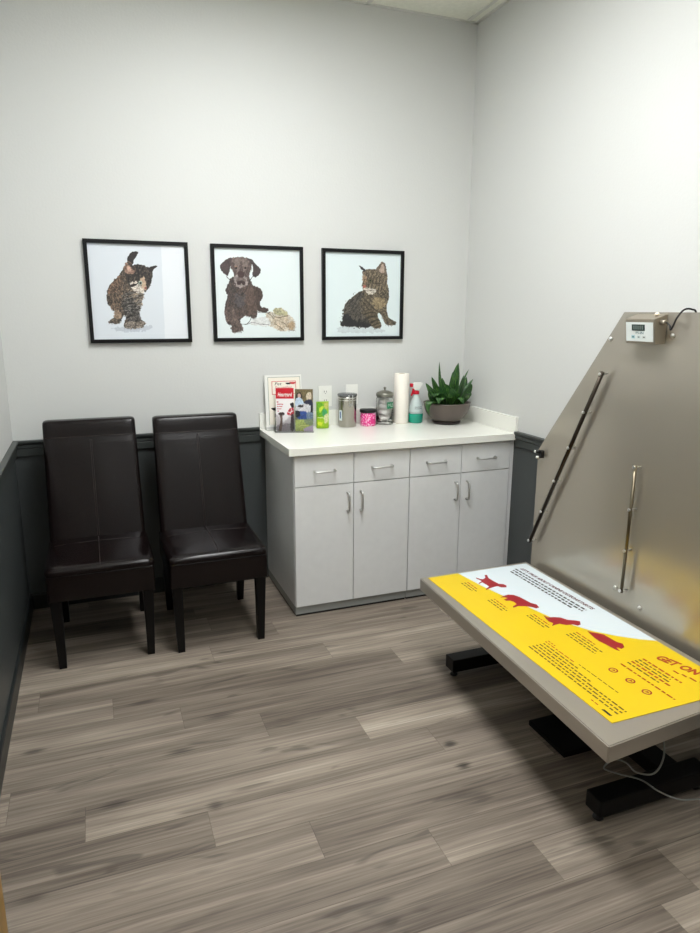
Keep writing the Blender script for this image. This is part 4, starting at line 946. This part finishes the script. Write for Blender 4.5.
# ------------------------------------------------------------------ steel back panel
PX = 2.30
sp = thing('steel_panel', 'tall brushed steel guard panel with slanted corner behind the table', 'panel', (PX, -1.95, 0))
O3 = Vector((PX, -1.95, 0)); l4 = lambda *p: tuple(Vector(p)-O3)
prof = [(-1.238, .335), (-1.238, .962), (-1.700, 1.580), (-2.60, 1.580), (-2.75, 1.38), (-2.75, .335)]
bm = nb(); prism(bm, [l4(PX, y, z) for y, z in prof], (.012, 0, 0), bev=.0015); obj('panel_sheet', bm, m_steel, sp)
for y in (-1.42, -2.30):
    obj('support_post', B(l4(PX+.014, y-.02, 0), l4(PX+.054, y+.02, .98), bev=.003), m_blackst, sp)
def grab(p0, p1, ns, r, m, out=.027):
    bm = nb(); a = Vector(p0); b = Vector(p1); n = Vector((-1, 0, 0))
    d = (b-a).normalized(); tube(bm, [a+n*out-d*.008, b+n*out+d*.008], r, 14); o = obj('grab_rail', bm, m, sp)
    for k in range(ns):
        p = a.lerp(b, k/(ns-1)); bm = nb(); tube(bm, [p-n*-.001, p+n*(out+.006)], .0032, 10); 
        tube(bm, [p+n*(out+r-.001), p+n*(out+r+.004)], .006, 12); obj('standoff', bm, m_chrome, o)
m_rod = mat('dark_steel_rod', (62, 56, 50), .3, 1)
m_rod2 = mat('steel_rod', (112, 104, 88), .3, 1)
grab(l4(PX, -1.640, 1.343), l4(PX, -1.258, .531), 6, .0085, m_rod)
grab(l4(PX, -1.862, 1.015), l4(PX, -1.855, .52), 4, .0065, m_rod2)
for y, z in ((-1.644, 1.478), (-1.944, 1.500), (-1.93, .475), (-1.795, .505)):
    bm = nb(); lathe(bm, [(.0085, 0), (.0085, .003), (.006, .006), (.0001, .007)], (0, 0, 0), n=18, axis='x'); bmesh.ops.scale(bm, vec=(-1, 1, 1), verts=bm.verts[:]); bmesh.ops.reverse_faces(bm, faces=bm.faces[:]); bmesh.ops.translate(bm, vec=l4(PX-.0005, y, z), verts=bm.verts[:]); obj('screw', bm, m_chrome, sp)
# tether hook at the bend of the edge
bm = nb(); box(bm, l4(PX-.02, -1.284, .930), l4(PX-.0005, -1.266, .965), bev=.003); tube(bm, [l4(PX-.016, -1.272, .959), l4(PX-.03, -1.262, .959)], .009); hk = obj('tether_hook', bm, m_black, sp)
bm = nb(); tube(bm, [l4(PX-.030, -1.262, .959), l4(PX-.036, -1.259, .959)], .006); tube(bm, [l4(PX-.021, -1.272, .933), l4(PX-.03, -1.264, .933)], .006); obj('hook_caps', bm, m_white, hk)

# scale display on the panel
dx, dy0, dy1, dz0, dz1 = .055, -1.772, -1.914, 1.475, 1.556
sd = thing('scale_display', 'steel scale readout box with white keypad on the panel top', 'display', (PX, -1.843, 1.515))
O5 = Vector((PX, -1.843, 1.515)); l5 = lambda *p: tuple(Vector(p)-O5)
bm = nb(); prism(bm, [l5(PX-.001, dy0, dz0-.002), l5(PX-.046, dy0, dz0-.006), l5(PX-.058, dy0, dz1-.006), l5(PX-.058, dy0, dz1), l5(PX-.001, dy0, dz1+.018)], (0, dy1-dy0, 0), bev=.0015); obj('housing', bm, m_boxst, sd)
fa = Vector(l5(PX-.0468, 0, dz0-.001)); fb = Vector(l5(PX-.0576, 0, dz1-.007)); upv = (fb-fa).normalized(); nrm = Vector((0, -1, 0)).cross(upv).normalized()
if nrm.x > 0: nrm = -nrm
ctr = (fa+fb)/2; ctr.y = (dy0+dy1)/2+1.843
def on_face(bm, u0, u1, v0, v1, k=0, th=.0008, mi=0):
    """u to the right in view (towards -y), v up"""
    X = Vector((0, -1, 0)); p = [ctr+X*u+upv*v+nrm*(.0006+k*.0007) for u, v in ((u0, v0), (u1, v0), (u1, v1), (u0, v1))]; prism(bm, p, nrm*th, mi=mi)
bm = nb(); on_face(bm, -.065, .064, -.034, .034); fp = obj('keypad_face', bm, mat('white_keypad', (214, 220, 218), .35), sd)
bm = nb(); on_face(bm, -.036, .026, .004, .026, 1.3); scn = obj('screen', bm, mat('lcd_grey', (62, 74, 72), .25), fp)
bm = nb()
for k in range(5): on_face(bm, -.028+k*.010, -.022+k*.010, .008, .022, 2.6, .0003)
obj('screen_digits', bm, mat('lcd_digit', (96, 108, 104), .3), scn)
bm = nb(); X = Vector((0, -1, 0))
text_into(bm, 'PS-IN', .013, ctr+X*-.018+upv*-.008+nrm*.0018, X, upv, width=.036); obj('keypad_lettering', bm, mat('teal_ink', (40, 100, 104), .4), fp)
for k, u in enumerate((-.030, -.003, .022)):
    bm = nb(); on_face(bm, u-.008, u+.008, -.024, -.013, 1.3, .0004); o = obj('key', bm, mat('key_%d' % k, ((150, 190, 196), (196, 210, 208), (196, 204, 202))[k], .4), fp)
    bm = nb(); on_face(bm, u-.004, u+.004, -.020, -.017, 2.4, .0003); obj('key_symbol', bm, m_ink, o)
bm = nb(); lathe(bm, [(.008, 0), (.009, .004), (.006, .010), (.0001, .012)], l5(PX-.022, -1.885, dz1+.012), n=20); obj('top_knob', bm, mat('cream_plastic', (230, 214, 190), .4), sd)
bm = nb(); tube(bm, [l5(PX-.030, dy0+.001, dz1-.006), l5(PX-.030, dy0+.010, dz1-.006)], .009, 16); obj('side_knob', bm, m_black, sd)
bm = nb(); tube(bm, [l5(PX-.028, dy1-.001, 1.545), l5(PX-.028, dy1-.022, 1.545)], .009, 14); obj('cable_gland', bm, m_boxst, sd)
cb = nb(); tube(cb, cr([(PX-.028, -1.937, 1.545), (PX-.032, -1.956, 1.536), (PX-.036, -1.966, 1.522), (PX-.036, -1.975, 1.536), (PX-.03, -1.982, 1.562), (PX-.014, -1.992, 1.588), (PX+.006, -2.005, 1.590), (PX+.022, -2.012, 1.57), (PX+.024, -2.015, 1.45)]), .0034, 8)
tag(obj('display_cable', cb, m_black), 'short black cable looping over the panel top from the readout', 'cable')

# power cable looping under the table
m_cab = mat('grey_cable', (120, 122, 118), .45)
P = [(2.04, -2.31, .268), (2.034, -2.345, .23), (2.01, -2.37, .19), (1.96, -2.385, .165), (1.925, -2.35, .155), (1.935, -2.30, .15), (1.93, -2.25, .13), (1.895, -2.245, .103),
     (1.93, -2.285, .098), (1.974, -2.33, .0975), (1.985, -2.39, .098), (2.02, -2.44, .096), (2.10, -2.455, .085), (2.2, -2.46, .05), (2.32, -2.47, .012), (2.45, -2.5, .0035), (2.585, -2.52, .0035)]
cb = nb(); tube(cb, cr(P), .003, 8); tag(obj('power_cable', cb, m_cab), 'thin grey cable looping below the near end of the steel table', 'cable')
